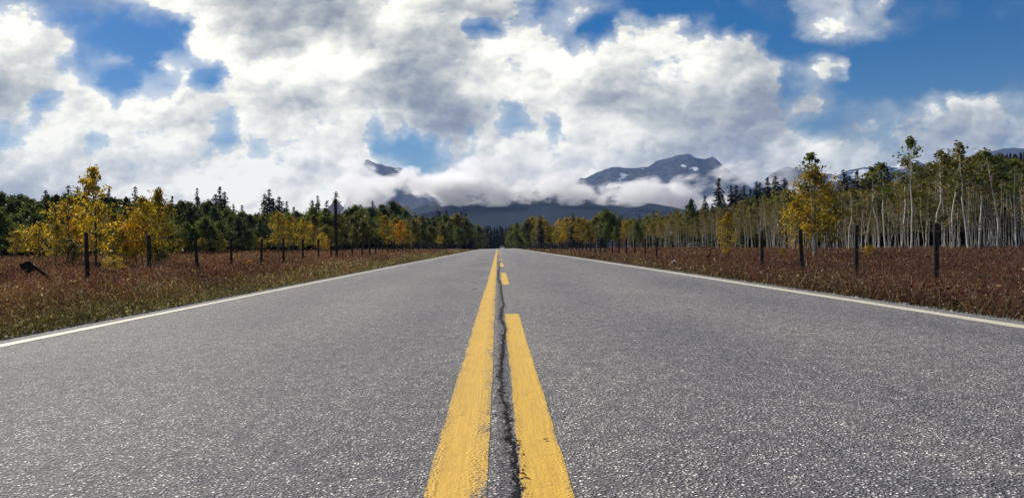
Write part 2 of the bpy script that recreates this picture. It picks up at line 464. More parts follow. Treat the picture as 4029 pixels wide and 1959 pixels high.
# ---- the crack between the lines
cpx = [(2040, 1990), (2037, 1959), (2028, 1900), (2035, 1837), (2015, 1757), (2004, 1710), (1999, 1662), (1983, 1582), (1976, 1540), (1968, 1502), (1975, 1391), (1983, 1311), (1990, 1290), (1968, 1255), (1972, 1225), (1981, 1199), (1975, 1170), (1971, 1151), (1972, 1120), (1962, 1103), (1955, 1097), (1963, 1085), (1959, 1072), (1967, 1058), (1963, 1045), (1968, 1025), (1966, 1012), (1963, 1002), (1960, 995)]
cg = np.array([(on_road(a, b).x, on_road(a, b).y) for a, b in cpx]); cg = cg[np.argsort(cg[:, 1])]
cv, cfc = [], []
def crack_path(ys_, xs_, ws_):
    b = len(cv)
    for y_, x_, w_ in zip(ys_, xs_, ws_):
        cv.append((x_ - w_ * rnd.uniform(.2, 1), y_, .0035)); cv.append((x_ + w_ * rnd.uniform(.2, 1), y_ + rnd.uniform(-.01, .01), .0035))
    for j in range(len(ys_) - 1):
        a = b + 2 * j; cfc.append((a, a + 1, a + 3, a + 2))
yy_ = np.concatenate([np.arange(cg[0, 1], 8, .02), np.arange(8, 20, .06), np.arange(20, 60, .3)])
xx_ = np.interp(yy_, cg[:, 1], cg[:, 0]) + np.array([rnd.gauss(0, .004 + .0015 * min(y_, 10) / 3) for y_ in yy_])
ww_ = np.interp(yy_, [1.8, 2.1, 2.6, 3.2, 4.2, 5, 7, 10, 14, 20, 60], [.010, .007, .0055, .0065, .010, .010, .009, .011, .014, .016, .016])
crack_path(yy_, xx_, ww_)
for q in range(220):     # short side cracks
    j = int(rnd.random() ** 1.3 * (len(yy_) - 2)); y_, x_ = yy_[j], xx_[j]
    ln = rnd.uniform(.01, .045); sg = rnd.choice((-1, 1)); n = 4
    crack_path([y_ + rnd.uniform(-.008, .008) * k for k in range(n)], [x_ + sg * ln * k / (n - 1) for k in range(n)], [.004, .004, .003, .001])
for q in range(900):     # broken crumbs along it
    j = int(rnd.random() ** 1.5 * (len(yy_) - 2)); y_, x_ = yy_[j] + rnd.gauss(0, .01), xx_[j] + rnd.gauss(0, .011)
    r_ = rnd.uniform(.0015, .0045) * (1 + y_ / 8); b = len(cv)
    cv += [(x_ - r_, y_, .0036), (x_, y_ - r_ * 1.6, .0036), (x_ + r_ * rnd.uniform(.5, 1.5), y_, .0036), (x_, y_ + r_ * 1.6, .0036)]; cfc.append((b, b + 1, b + 2, b + 3))
tag(link('road_crack', mesh_np('road_crack', np.array(cv), np.array(cfc), M['crack'])), kind='structure')

# ------------------------------------------------------------------ leaf and bark materials
def leafmat(name, stops, trans=.45, rough=.55, hue=.03):
    mt, N = material(name)
    t = N.attr('tint')
    oi = N.new('ShaderNodeObjectInfo').outputs['Random']
    t = N.m('ADD', t, N.m('MULTIPLY', N.m('SUBTRACT', oi, .5), .22))
    c = N.ramp(t, stops)
    a = N.pbr(c, rough, None, .25)
    tr = N.new('ShaderNodeBsdfTranslucent'); N.put(tr.inputs[0], N.mix(1.0, c, (1.25, 1.2, .6), 'MULTIPLY'))
    mx = N.new('ShaderNodeMixShader'); mx.inputs[0].default_value = trans
    N.l.new(a, mx.inputs[1]); N.l.new(tr.outputs[0], mx.inputs[2])
    N.out(mx.outputs[0])
    return mt
LM = dict(
 dark=leafmat('dark_green_leaf', [(0, (.016, .028, .018)), (.5, (.045, .068, .032)), (1, (.115, .145, .055))]),
 green=leafmat('green_leaf', [(0, (.028, .048, .016)), (.5, (.085, .12, .030)), (1, (.21, .24, .05))]),
 olive=leafmat('olive_leaf', [(0, (.050, .048, .017)), (.5, (.125, .115, .034)), (1, (.26, .235, .065))]),
 brown=leafmat('brown_leaf', [(0, (.06, .048, .032)), (.5, (.15, .12, .065)), (1, (.28, .22, .09))]),
 yellow=leafmat('yellow_leaf', [(0, (.07, .065, .012)), (.38, (.24, .165, .016)), (.72, (.52, .36, .025)), (1, (.80, .60, .06))]),
 gold=leafmat('golden_leaf', [(0, (.06, .052, .012)), (.5, (.23, .165, .022)), (1, (.50, .36, .04))]),
 orange=leafmat('orange_leaf', [(0, (.16, .07, .008)), (.5, (.48, .23, .02)), (1, (.70, .38, .03))]),
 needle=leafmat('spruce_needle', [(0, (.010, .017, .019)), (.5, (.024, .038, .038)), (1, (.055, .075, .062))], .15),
)
def barkmat(name, c1, c2, marks):
    mt, N = material(name); p = N.obj()
    n = N.noise(N.v('MULTIPLY', p, (1, 1, .5)), 14, 4, .6)
    c = N.mix(N.mr(n, .35, .65), c1, c2)
    if marks:
        k = N.mr(N.noise(N.v('MULTIPLY', p, (2, 2, 9)), 2.2, 3, .6), .62, .68)
        c = N.mix(N.m('MULTIPLY', k, .8), c, (.03, .028, .025))
    N.out(N.pbr(c, .8, N.bump(n, .4, .01), .2))
    return mt
M['aspen_bark'] = barkmat('aspen_bark', (.78, .74, .66), (.55, .52, .46), True)
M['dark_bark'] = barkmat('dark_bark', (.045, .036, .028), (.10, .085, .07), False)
M['grey_bark'] = barkmat('grey_bark', (.22, .20, .17), (.12, .11, .09), True)

# ------------------------------------------------------------------ tree meshes
def leaves(centres, size, g, flat=.0, droop=0.0, stretch=1.6, tint=None):
    """one small leaf-shaped quad at each centre, random orientation"""
    n = len(centres); c = np.asarray(centres)
    a = g.normal(size=(n, 3)); a /= np.linalg.norm(a, axis=1)[:, None]
    a[:, 2] = a[:, 2] * (1 - flat) - droop; a /= np.linalg.norm(a, axis=1)[:, None] + 1e-9
    b = g.normal(size=(n, 3)); b = np.cross(a, b); b /= np.linalg.norm(b, axis=1)[:, None] + 1e-9
    s = (size * g.uniform(.6, 1.3, n))[:, None]
    v = np.stack([c - a * s * stretch * .5, c + b * s * .5 - a * s * .1, c + a * s * stretch * .5, c - b * s * .5 - a * s * .1], 1).reshape(-1, 3)
    f = np.arange(4 * n).reshape(n, 4)
    if tint is None: tint = np.zeros(n) + .5
    return v, f, np.clip(tint + g.normal(0, .14, n), 0, 1)

def broadleaf(name, seed, Ht, spread, base, nclump, nleaf, leafsize, lmat, bark, rtrunk, sparse_top=False, clump=.35, lean=.03, ntrunk=1):
    """returns (trunk mesh, crown mesh); trunk foot at the origin"""
    g = np.random.default_rng(seed)
    T = Tubes(); cl = []
    for k in range(ntrunk):
        off = g.normal(0, .7, 2) * (k > 0)
        ln = g.normal(0, lean, 2)
        n = 9; t = np.linspace(0, 1, n)
        hh = Ht * (1 if k == 0 else g.uniform(.7, .95))
        wv = np.cumsum(g.normal(0, .0065 * Ht, (n, 2)), axis=0); wv[0] = 0
        tp = np.stack([off[0] + ln[0] * t * hh + wv[:, 0], off[1] + ln[1] * t * hh + wv[:, 1], t * hh - .15], -1)
        T.add(tp, rtrunk * (1 - .86 * t) * (1 if k == 0 else .75) + .006, 7)
        nb = max(4, nclump // ntrunk)
        for i in range(nb):
            tt = base + (1 - base) * ((i + g.uniform(0, 1)) / nb) ** .9
            tt = min(tt, .985)
            p0 = np.array([np.interp(tt, t, tp[:, q]) for q in range(3)])
            az = g.uniform(0, 2 * np.pi); up = g.uniform(.25, .95)
            prof = math.sin(min(1, (tt - base) / (1 - base) * .9 + .18) * math.pi) ** .7
            L = spread * Ht * prof * g.uniform(.55, 1.15)
            dr = np.array([math.cos(az), math.sin(az), up])
            mid = p0 + dr * L * .5 + g.normal(0, .04 * Ht * spread, 3)
            end = p0 + dr * L + np.array([0, 0, .12 * L])
            T.add([p0, mid, end], [max(.006, rtrunk * .33 * (1 - tt * .6)), rtrunk * .16 + .003, .004], 4)
            for q, c in ((.55, mid), (1.0, end)):
                if g.random() < (.9 if q == 1 else .75): cl.append((c, clump * g.uniform(.6, 1.25) * (.7 + .5 * prof)))
            if g.random() < .7:
                e2 = mid + np.array([math.cos(az + g.uniform(-1.2, 1.2)), math.sin(az + g.uniform(-1.2, 1.2)), .6]) * L * .5
                T.add([mid, e2], [rtrunk * .12 + .003, .003], 3); cl.append((e2, clump * g.uniform(.5, 1)))
        cl.append((tp[-1], clump * .8))
    vs, fs, ts = [], [], []; nv = 0
    per = max(3, int(nleaf / len(cl)))
    for c, r_ in cl:
        k = max(2, int(per * g.uniform(.5, 1.5)))
        q = g.normal(0, 1, (k, 3)); q /= np.linalg.norm(q, axis=1)[:, None]; q *= (g.uniform(0, 1, (k, 1)) ** .45) * r_
        q[:, 2] *= .75
        v, f, tt = leaves(c + q, leafsize, g, tint=np.full(k, .5) + g.normal(0, .20))
        vs.append(v); fs.append(f + nv); ts.append(tt); nv += len(v)
    return (T.mesh(name + '_trunk', bark), mesh_np(name + '_crown', np.concatenate(vs), np.concatenate(fs), lmat, tint=np.concatenate(ts)))

def spruce(name, seed, Ht, width, ragged=.25, ls=.40):
    g = np.random.default_rng(seed)
    T = Tubes(); T.add([(0, 0, -.2), (0, 0, Ht * .5), (0, 0, Ht)], [.02 * Ht * .75, .012 * Ht * .6, .012], 6)
    cs, aa, tn, sz = [], [], [], []
    nw = int(Ht * 4.2)
    for i in range(nw):
        t = (i + g.uniform(-.3, .3)) / nw; zz = Ht * (.04 + .955 * t)
        L0 = width * Ht * ((1 - t) ** .78) * (1 + .12 * math.sin(i * 1.7)) + .05
        nb = 11 if t < .85 else 7
        for b in range(nb):
            if g.random() < .10: continue
            az = g.uniform(0, 6.283); L = L0 * g.uniform(1 - ragged * 1.6, 1 + ragged)
            k = max(2, int(L / (ls * .34)))
            s = np.linspace(.15, 1, k) * L
            dz = -.38 * s + .26 * s * s / max(L, .2)
            p = np.stack([np.cos(az) * s, np.sin(az) * s, zz + dz], -1) + g.normal(0, .045, (k, 3))
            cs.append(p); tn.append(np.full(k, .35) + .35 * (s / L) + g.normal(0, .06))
            aa.append(np.tile([np.cos(az), np.sin(az), -.25], (k, 1)) + g.normal(0, .55, (k, 3)) * [1, 1, .5])
            sz.append(np.full(k, ls) * (1 - .35 * t))
    c = np.concatenate(cs); a = np.concatenate(aa); a /= np.linalg.norm(a, axis=1)[:, None]
    n = len(c); b = np.cross(a, g.normal(0, .9, (n, 3)) + [0, 0, .5]); b /= np.linalg.norm(b, axis=1)[:, None] + 1e-9
    s = (np.concatenate(sz) * g.uniform(.7, 1.3, n))[:, None]
    v = np.stack([c - a * s * .5, c + b * s * .36 + [0, 0, -.02], c + a * s * .75 + [0, 0, -.03], c - b * s * .36 + [0, 0, -.02]], 1).reshape(-1, 3)
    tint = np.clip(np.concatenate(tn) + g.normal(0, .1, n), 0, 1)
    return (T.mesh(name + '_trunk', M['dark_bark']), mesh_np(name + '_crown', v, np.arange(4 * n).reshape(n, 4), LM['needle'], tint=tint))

VAR = {}
def fam(key, n, fn): VAR[key] = [fn(i) for i in range(n)]
for key in ('olive', 'brown', 'green', 'gold'):
    fam('aspen_' + key, 3, lambda i, key=key: broadleaf('aspen_' + key, 100 + i + hash(key) % 1 + len(key) * 10, 8.0, .13, [.42, .50, .36][i], 36, 1450, .14, LM[key], M['aspen_bark'], .052, clump=.50, lean=.05, ntrunk=[2, 3, 3][i]))
fam('aspen_tuft', 4, lambda i: broadleaf('aspen_tuft', 300 + i, 8.0, .13, .55, 15, 520, .14, LM['olive' if i % 2 else 'green'], M['aspen_bark'], .052, clump=.40, lean=.03))
fam('aspen_bare', 3, lambda i: broadleaf('aspen_bare', 340 + i, 8.0, .10, .35, 22, 420, .12, LM['brown'], M['aspen_bark'], .045, clump=.5, lean=.07, ntrunk=[2, 3, 4][i]))
for key in ('dark', 'green', 'olive', 'gold', 'yellow'):
    fam('bush_' + key, 3 if key == 'dark' else 2, lambda i, key=key: broadleaf('bushy_' + key, 400 + i + len(key) * 10, 8.0, .26, .10 if key == 'dark' else .20, 50, {'yellow': 2000, 'gold': 2500}.get(key, 3400), .165 if key in ('yellow', 'gold') else .19, LM[key], M['dark_bark' if key in ('dark', 'yellow') else 'grey_bark'], .10, clump=.85, lean=.04))
fam('spruce', 5, lambda i: spruce('spruce', 500 + i, 12.0, [.13, .17, .11, .20, .15][i], [.25, .3, .35, .25, .4][i]))

def tree(name, key, x, y, h, label, cat, group=None, rz=None, wid=1.0, z=None, base=None, lean=0.0, idx=None):
    fm = VAR[key]; tm, cm = fm[idx if idx is not None else rnd.randrange(len(fm))]
    base = base or (12.0 if key == 'spruce' else 8.0)
    s = h / base
    e = link(name, None, loc=(x, y, gz(x, y) if z is None else z), rot=(lean, 0, rnd.uniform(0, 6.28) if rz is None else rz))
    e.empty_display_size = .2
    e.scale = (s * wid, s * wid, s)
    tag(e, label, cat, group)
    a = link('trunk', tm, e); b = link('crown', cm, e)
    return e
fam('bush_orange', 1, lambda i: broadleaf('bushy_orange', 471, 8.0, .26, .20, 46, 2500, .17, LM['orange'], M['dark_bark'], .10, clump=.85, lean=.04))
fam('tall_yellow', 1, lambda i: broadleaf('tall_yellow', 481, 8.0, .17, .14, 50, 1900, .15, LM['yellow'], M['dark_bark'], .10, clump=.55, lean=.01))
fam('mass_dark', 4, lambda i: broadleaf('mass_dark', 600 + i, 8.0, .26, .03, 26, 750, .46, LM['dark'], M['dark_bark'], .12, clump=1.1))
fam('mass_olive', 4, lambda i: broadleaf('mass_olive', 620 + i, 8.0, .15, .42, 20, 460, .32, LM['olive' if i % 2 else 'brown'], M['dark_bark'], .055, clump=.8, ntrunk=2))  # dark bark, not aspen white: paints in the shade between the front trunks
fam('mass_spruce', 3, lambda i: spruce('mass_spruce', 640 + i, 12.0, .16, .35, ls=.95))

def merged(name, items, label, cat, kind='stuff'):
    """many far-off trees as one mass: items (key, x, y, z, height, widthfactor)"""
    V_, Fq, MI, TI = [], [], [], []; mats = []; nv = 0; F5 = []
    cache = {}
    for key, x, y, z, h, wd in items:
        k = rnd.randrange(len(VAR[key])); base = 12.0 if 'spruce' in key else 8.0
        for me in VAR[key][k]:
            if me.name not in cache:
                a = np.empty(len(me.vertices) * 3, np.float32); me.vertices.foreach_get('co', a)
                lt = np.empty(len(me.loops), np.int32); me.loops.foreach_get('vertex_index', lt)
                ti = np.empty(len(me.polygons), np.float32); me.attributes['tint'].data.foreach_get('value', ti)
                cache[me.name] = (a.reshape(-1, 3), lt.reshape(-1, 4), ti)
            a, fq, ti = cache[me.name]
            th = rnd.uniform(0, 6.28); s = h / base
            c_, s_ = math.cos(th), math.sin(th)
            v = np.stack([(a[:, 0] * c_ - a[:, 1] * s_) * s * wd + x, (a[:, 0] * s_ + a[:, 1] * c_) * s * wd + y, a[:, 2] * s + z], -1)
            V_.append(v); Fq.append(fq + nv); nv += len(v)
            mt = me.materials[0]
            if mt not in mats: mats.append(mt)
            MI.append(np.full(len(fq), mats.index(mt))); TI.append(np.clip(ti + rnd.uniform(-.12, .12), 0, 1))
    me = mesh_np(name, np.concatenate(V_), np.concatenate(Fq), mats, matidx=np.concatenate(MI), tint=np.concatenate(TI))
    return tag(link(name, me), label, cat, kind=kind)

def col_x(px, d, py=975): return at(px, py, d).x
def top_h(px, d, ytop, x=None):
    x = col_x(px, d, ytop) if x is None else x
    return at(px, ytop, d).z - gz(x, d)

# ------------------------------------------------------------------ right-hand grove
RX = [2450, 2500, 2550, 2600, 2700, 2800, 2900, 3000, 3060, 3300, 3400, 3480, 3540, 3600, 3650, 3750, 3811, 3870, 3930, 3990, 4029, 4200]
RY = [850, 858, 845, 830, 820, 815, 790, 765, 745, 745, 735, 715, 700, 680, 650, 630, 600, 610, 610, 625, 620, 600]
def ytopR(px): return float(np.interp(px, RX, RY))
def dR(px): return float(np.interp(px, [2000, 2150, 2300, 2430, 2550, 2700, 2900, 3100, 3400, 3700, 4029, 4300], [300, 230, 175, 150, 128, 105, 88, 76, 66, 61, 58, 55]))
AL = {
 'olive': 'slender white-trunked aspen with thinning olive leaves',
 'brown': 'slender white-trunked aspen with sparse brownish leaves',
 'green': 'slender white-trunked aspen still mostly green',
 'bare': 'thin pale aspen pole, almost leafless,',
 'gold': 'slim aspen with dull golden crown'}
rows = 6
for k in range(rows):
    n = 46
    for i in range(n):
        px = 2440 + (4150 - 2440) * (i + rnd.uniform(.1, .9)) / n
        d = dR(px) * (1 + .045 * k + rnd.uniform(0, .04)) + (rnd.uniform(0, 2) if k else 0)
        yt = ytopR(px); hy = 967 - .0227 * (px - 1958)
        f_ = rnd.uniform(.60, .90) if k < 3 else rnd.uniform(.86, 1.06)
        x = col_x(px, d)
        h = (at(px, yt, d).z - gz(x, d)) * f_
        if px < 2900: key = rnd.choice(['brown', 'olive', 'brown', 'bare', 'olive'] if px > 2640 else ['olive', 'gold', 'green', 'olive'])
        elif px > 3650: key = rnd.choice(['green', 'olive', 'green', 'bare', 'bare', 'olive'])
        else: key = rnd.choice(['olive', 'brown', 'green', 'bare', 'olive', 'bare'])
        if k < 2 and rnd.random() < (.8, .45)[k]: key = 'bare'
        where = 'far right' if px > 3600 else ('middle' if px > 3000 else 'road end')
        w_ = {'far right': 'at the tall right end of the grove', 'middle': 'in the middle of the right grove', 'road end': 'at the low left end of the grove'}[where]
        tree('aspen_tree', 'aspen_' + key, x, d, h, AL[key] + ' ' + w_, 'aspen tree', 'aspens of the right-hand grove', lean=rnd.gauss(0, .05), wid=rnd.uniform(.8, 1.15))
# tall emergent aspens with tufted tops
for px, yt, dd, lab in [
    (3485, 640, 63, 'tall forked aspen with tufted top, left of the tallest one in the grove'),
    (3460, 655, 65, 'lean tufted aspen beside the dark spruces at the grove edge'),
    (3583, 539, 60, 'tallest white aspen of the grove with bare trunk and tufted top'),
    (3545, 610, 64, 'tufted aspen leaning out beside the tallest one'),
    (3682, 584, 59, 'pale slanting aspen behind the rightmost fence post'),
    (3745, 600, 60, 'bushy topped aspen right of the rightmost fence post'),
    (3811, 556, 57, 'broad green-topped aspen with thick white trunk at right'),
    (3850, 585, 58, 'second green-topped aspen just right of the thick white one'),
    (3925, 584, 57, 'green round-topped aspen near the right edge'),
    (3340, 735, 66, 'leaning bare aspen between the golden tree and the tall one'),
    (4000, 625, 56, 'reddish green aspen at the right edge of the view')]:
    x = col_x(px, dd)
    tree('aspen_tree', 'aspen_tuft', x, dd, top_h(px, dd, yt, x), lab, 'aspen tree', 'aspens of the right-hand grove', wid=1.25 if yt > 560 else 1.1)
# wood behind the grove: one mass
items = []
for i in range(400):
    px = rnd.uniform(2430, 5000); d = dR(px) * rnd.uniform(1.28, 1.62); x = col_x(px, d)
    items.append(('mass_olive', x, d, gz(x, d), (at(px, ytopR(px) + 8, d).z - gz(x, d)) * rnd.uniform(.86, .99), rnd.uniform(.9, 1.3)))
for i in range(220):
    px = rnd.uniform(2430, 5200); d = dR(px) * rnd.uniform(1.35, 1.8); x = col_x(px, d)
    items.append(('mass_dark', x, d, gz(x, d), (at(px, ytopR(px) + 60, d).z - gz(x, d)) * rnd.uniform(.55, .92), rnd.uniform(.8, 1.2)))
for i in range(260):
    px = rnd.uniform(2480, 4350); d = dR(px) * rnd.uniform(1.12, 1.35); x = col_x(px, d)
    items.append(('mass_dark', x, d, gz(x, d), rnd.uniform(1.2, 3.0), rnd.uniform(1.3, 2.0)))
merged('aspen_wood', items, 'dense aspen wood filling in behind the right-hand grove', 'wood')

# ------------------------------------------------------------------ trees between the crest and the grove, right of the road
ND = [(1990, 939), (2003, 904), (2029, 869), (2057, 867), (2092, 859), (2115, 843), (2150, 848), (2169, 840), (2195, 850), (2220, 827), (2242, 843), (2278, 850), (2310, 863), (2338, 850), (2367, 829), (2389, 816), (2412, 837), (2424, 860), (2440, 879), (2457, 866), (2483, 863), (2505, 872), (2530, 872)]
def ytopN(px): return float(np.interp(px, [q[0] for q in ND], [q[1] for q in ND]))
kinds = {'green': 'leafy green roadside poplar', 'gold': 'golden brown roadside poplar', 'olive': 'olive roadside poplar', 'yellow': 'bright yellow roadside poplar'}
for i in range(64):
    px = 1998 + (2535 - 1998) * (i + rnd.random()) / 64
    d = float(np.interp(px, [1998, 2100, 2300, 2535], [290, 235, 175, 138])) * rnd.uniform(1, 1.14)
    front = rnd.random() < .4
    if px < 2095: key = 'green' if rnd.random() < .75 else 'olive'
    elif px < 2260: key = rnd.choice(['gold', 'gold', 'olive', 'yellow'])
    elif px < 2340: key = rnd.choice(['olive', 'gold'])
    elif px < 2440: key = 'green' if rnd.random() < .7 else 'olive'
    else: key = rnd.choice(['olive', 'green', 'gold'])
    x = col_x(px, d); h = top_h(px, d, ytopN(px), x) * (rnd.uniform(.55, .78) if front else rnd.uniform(.88, 1.02))
    seg = 'next to the road crest' if px < 2095 else ('behind the line of far fence posts' if px < 2340 else 'left of the utility pole')
    tree('poplar_tree', 'bush_' + key, x, d, h, kinds[key] + ' right of the road, ' + seg, 'poplar tree', 'poplars right of the road', wid=rnd.uniform(.75, 1.0))
for px, yt in ((2258, 835), (2128, 846), (2440, 846), (2520, 848), (2370, 850)):
    d = 190 if px < 2300 else 165
    x = col_x(px, d)
    tree('spruce_tree', 'spruce', x, d, top_h(px, d, yt, x), {2258: 'narrow dark spruce standing among golden poplars right of the road', 2128: 'small dark spruce tip above the poplars near the crest', 2440: 'small dark spruce left of the utility pole', 2520: 'dark spruce just behind the utility pole', 2370: 'dark spruce hidden behind the tall green poplar'}[px], 'spruce tree', 'spruces right of the road', wid=1.2)

# ------------------------------------------------------------------ spruces above the right-hand grove
RS = [(2778, 768, 130), (2833, 698, 120), (2805, 800, 122), (2850, 775, 118), (2882, 728, 118), (2901, 723, 122), (2920, 745, 125), (2933, 727, 118), (2958, 742, 120), (2981, 712, 118), (2994, 714, 122), (3012, 735, 112), (3026, 694, 112), (3056, 688, 112), (3074, 730, 112), (3091, 697, 108), (3290, 745, 104), (3325, 664, 104), (3348, 690, 108), (3379, 668, 104), (3400, 700, 104), (3436, 655, 102), (3452, 640, 102), (3466, 634, 100), (3482, 650, 102), (3500, 672, 100), (3416, 680, 106), (3310, 705, 106), (3364, 700, 102)]
for i, (px, yt, d) in enumerate(RS):
    x = col_x(px, d)
    lab = ('dark spruce of the cluster above the small yellow aspen' if px < 2870 else 'dark pointed spruce in the row left of the golden aspen' if px < 3150 else 'dark spruce in the clump between the golden aspen and the tallest aspen')
    if px == 2833: lab = 'tallest ragged dark spruce at the left end of the row above the grove'
    if px == 2778: lab = 'small pointed spruce standing alone left of the ragged tall one'
    tree('spruce_tree', 'spruce', x, d, top_h(px, d, yt, x), lab, 'spruce tree', 'spruces above the grove', wid=1.25 if px != 2833 else 1.35, idx=2 if px == 2833 else None)
x = col_x(2717, 118)
tree('pine_tree', 'bush_dark', x, 118, top_h(2717, 118, 788, x), 'round-crowned dark pine standing alone above the low end of the grove', 'pine tree', wid=.62, idx=0)
# wooded rise behind the grove at the far right
items = []
for i in range(160):
    px = rnd.uniform(3880, 4500); d = rnd.uniform(330, 420); x = col_x(px, d)
    zt = at(px, 604 + rnd.uniform(-6, 30), d).z
    items.append(('mass_spruce', x, d, zt - 14, 14, .8))
merged('hillside_spruces', items, 'far dark spruce covered rise at the right edge above the aspens', 'wood')

# ------------------------------------------------------------------ golden aspens in front of the grove
x = col_x(3205, 43); tree('aspen_tree', 'bush_gold', x, 43, top_h(3201, 43, 655, x), 'big golden aspen with white double trunk standing in front of the grove', 'aspen tree', wid=1.0, idx=0)
x = col_x(3201, 43.4); tree('aspen_tree', 'aspen_tuft', x, 43.4, top_h(3201, 43.4, 600, x), 'white-trunked aspen rising through the top of the big golden one', 'aspen tree', wid=1.1, idx=0)
x = col_x(3150, 44); tree('aspen_tree', 'bush_yellow', x, 44, top_h(3150, 44, 790, x), 'lower yellow aspen against the left side of the big golden one', 'aspen tree', wid=1.1, idx=1)
x = col_x(3262, 47); tree('aspen_tree', 'bush_olive', x, 47, top_h(3262, 47, 745, x), 'olive bronze aspen against the right side of the big golden one', 'aspen tree', wid=.85)
x = col_x(2868, 42); tree('aspen_tree', 'aspen_small', x, 42, top_h(2868, 42, 835, x), 'small bright yellow aspen with thin white stem alone in the right meadow', 'aspen tree', wid=1.0) if 'aspen_small' in VAR else tree('aspen_tree', 'tall_yellow', x, 42, top_h(2868, 42, 835, x), 'small bright yellow aspen with thin white stem alone in the right meadow', 'aspen tree', wid=1.15)

# ------------------------------------------------------------------ left-hand wood
LX = [-200, 0, 80, 150, 200, 240, 300, 400, 500, 520, 600, 650, 705, 760, 830, 885, 935, 985, 1050, 1150, 1250, 1340, 1430, 1480, 1520, 1568, 1600, 1625, 1650, 1700, 1760, 1840, 1877, 1894, 1905]
LY = [760, 765, 754, 785, 778, 765, 775, 775, 775, 785, 780, 800, 795, 797, 786, 812, 828, 828, 834, 832, 820, 824, 806, 812, 800, 795, 812, 834, 850, 846, 840, 848, 874, 893, 915]
def ytopL(px): return float(np.interp(px, LX, LY))
def dL(px): return float(np.interp(px, [-200, 0, 300, 650, 1000, 1340, 1640, 1800, 1905], [55, 60, 68, 78, 90, 105, 165, 215, 285]))
for k in range(3):
    n = 44
    for i in range(n):
        px = -120 + (1903 + 120) * (i + rnd.random()) / n
        d = dL(px) * (1.04 + .06 * k + rnd.uniform(0, .05)); x = col_x(px, d, 985)
        h = top_h(px, d, ytopL(px), x) * (rnd.uniform(.88, 1.02) if k else rnd.uniform(.74, .92))
        key = 'dark' if px < 900 or rnd.random() < .4 else ('green' if rnd.random() < .55 else 'olive')
        if k == 0 and px < 900 and rnd.random() < .4: key = 'green'
        seg = 'behind the yellow saplings' if px < 650 else 'between the yellow saplings and the road sign' if px < 1325 else 'between the road sign and the road'
        lab = {'dark': 'dark green bushy poplar in the left-hand wood ', 'green': 'mid green leafy poplar in the left-hand wood ', 'olive': 'olive tinged poplar in the left-hand wood '}[key] + seg
        tree('poplar_tree', 'bush_' + key, x, d, h, lab, 'poplar tree', 'poplars of the left-hand wood', wid=rnd.uniform(.8, 1.05))
# lower, lighter front row
for i in range(46):
    px = -60 + 1930 * (i + rnd.random()) / 46
    d = dL(px) * rnd.uniform(.95, 1.0); x = col_x(px, d, 985)
    yt = float(np.interp(px, [0, 300, 700, 1000, 1300, 1500, 1700, 1850, 1900], [850, 880, 880, 872, 880, 872, 880, 892, 915])) + rnd.uniform(-22, 34)
    key = 'olive' if 1240 < px < 1480 else rnd.choice(['green', 'dark', 'green']) if px < 1050 or px > 1760 else rnd.choice(['olive', 'green', 'gold'])
    seg = 'behind the yellow saplings' if px < 650 else 'between the yellow saplings and the road sign' if px < 1325 else 'between the road sign and the road'
    tree('young_poplar', 'bush_' + key, x, d, max(1.2, top_h(px, d, yt, x)), 'low ' + {'green': 'fresh green', 'dark': 'dark green', 'olive': 'olive', 'gold': 'dull golden'}[key] + ' young poplar ' + seg, 'young tree', 'young poplars along the left wood edge', wid=rnd.uniform(.9, 1.2))
items = []
for i in range(290):
    px = rnd.uniform(-900, 1885); d = dL(px) * rnd.uniform(1.3, 1.6); x = col_x(px, d, 985)
    items.append(('mass_dark', x, d, gz(x, d), (at(px, ytopL(px) + 14, d).z - gz(x, d)) * rnd.uniform(.8, .98), rnd.uniform(.9, 1.3)))
merged('poplar_wood', items, 'dark depth of the poplar wood behind the left tree line', 'wood')

LS = [(185, 744, 92), (274, 727, 95), (312, 731, 95), (434, 740, 98), (538, 731, 100), (682, 768, 105), (781, 736, 110), (854, 760, 112), (871, 731, 115), (889, 752, 112), (922, 800, 125), (957, 805, 125), (1047, 760, 128), (1064, 742, 126), (1104, 770, 124), (1080, 775, 128), (1132, 790, 130), (1160, 812, 132), (1233, 785, 135), (1255, 767, 135), (1290, 787, 135), (1328, 751, 130), (1470, 788, 150), (1423, 803, 150), (1636, 835, 215), (1724, 822, 230), (1733, 830, 230), (1760, 825, 235), (1817, 832, 245), (1834, 834, 245), (1376, 812, 140)]
for i, (px, yt, d) in enumerate(LS):
    x = col_x(px, d, 985)
    seg = 'among the treetops at far left' if px < 350 else 'behind the golden saplings' if px < 700 else 'in the left skyline before the bright yellow tree' if px < 1200 else 'around the diamond road sign' if px < 1500 else 'towards the road crest'
    lab = 'dark pointed spruce rising ' + seg
    lab = {1328: 'dark spruce rising straight above the diamond road sign', 781: 'thin spire-like spruce standing alone above the left wood', 1064: 'tallest dark spruce of the clump left of the bright yellow tree', 538: 'lone dark spruce above the golden saplings', 871: 'middle and tallest spruce of the trio in the left skyline', 434: 'dark spruce peeking out right of the tall yellow sapling', 185: 'leftmost small spruce tip above the left wood'}.get(px, lab)
    tree('spruce_tree', 'spruce', x, d, top_h(px, d, yt, x), lab, 'spruce tree', 'spruces of the left-hand wood', wid=.8 if px == 781 else rnd.uniform(1.05, 1.4))

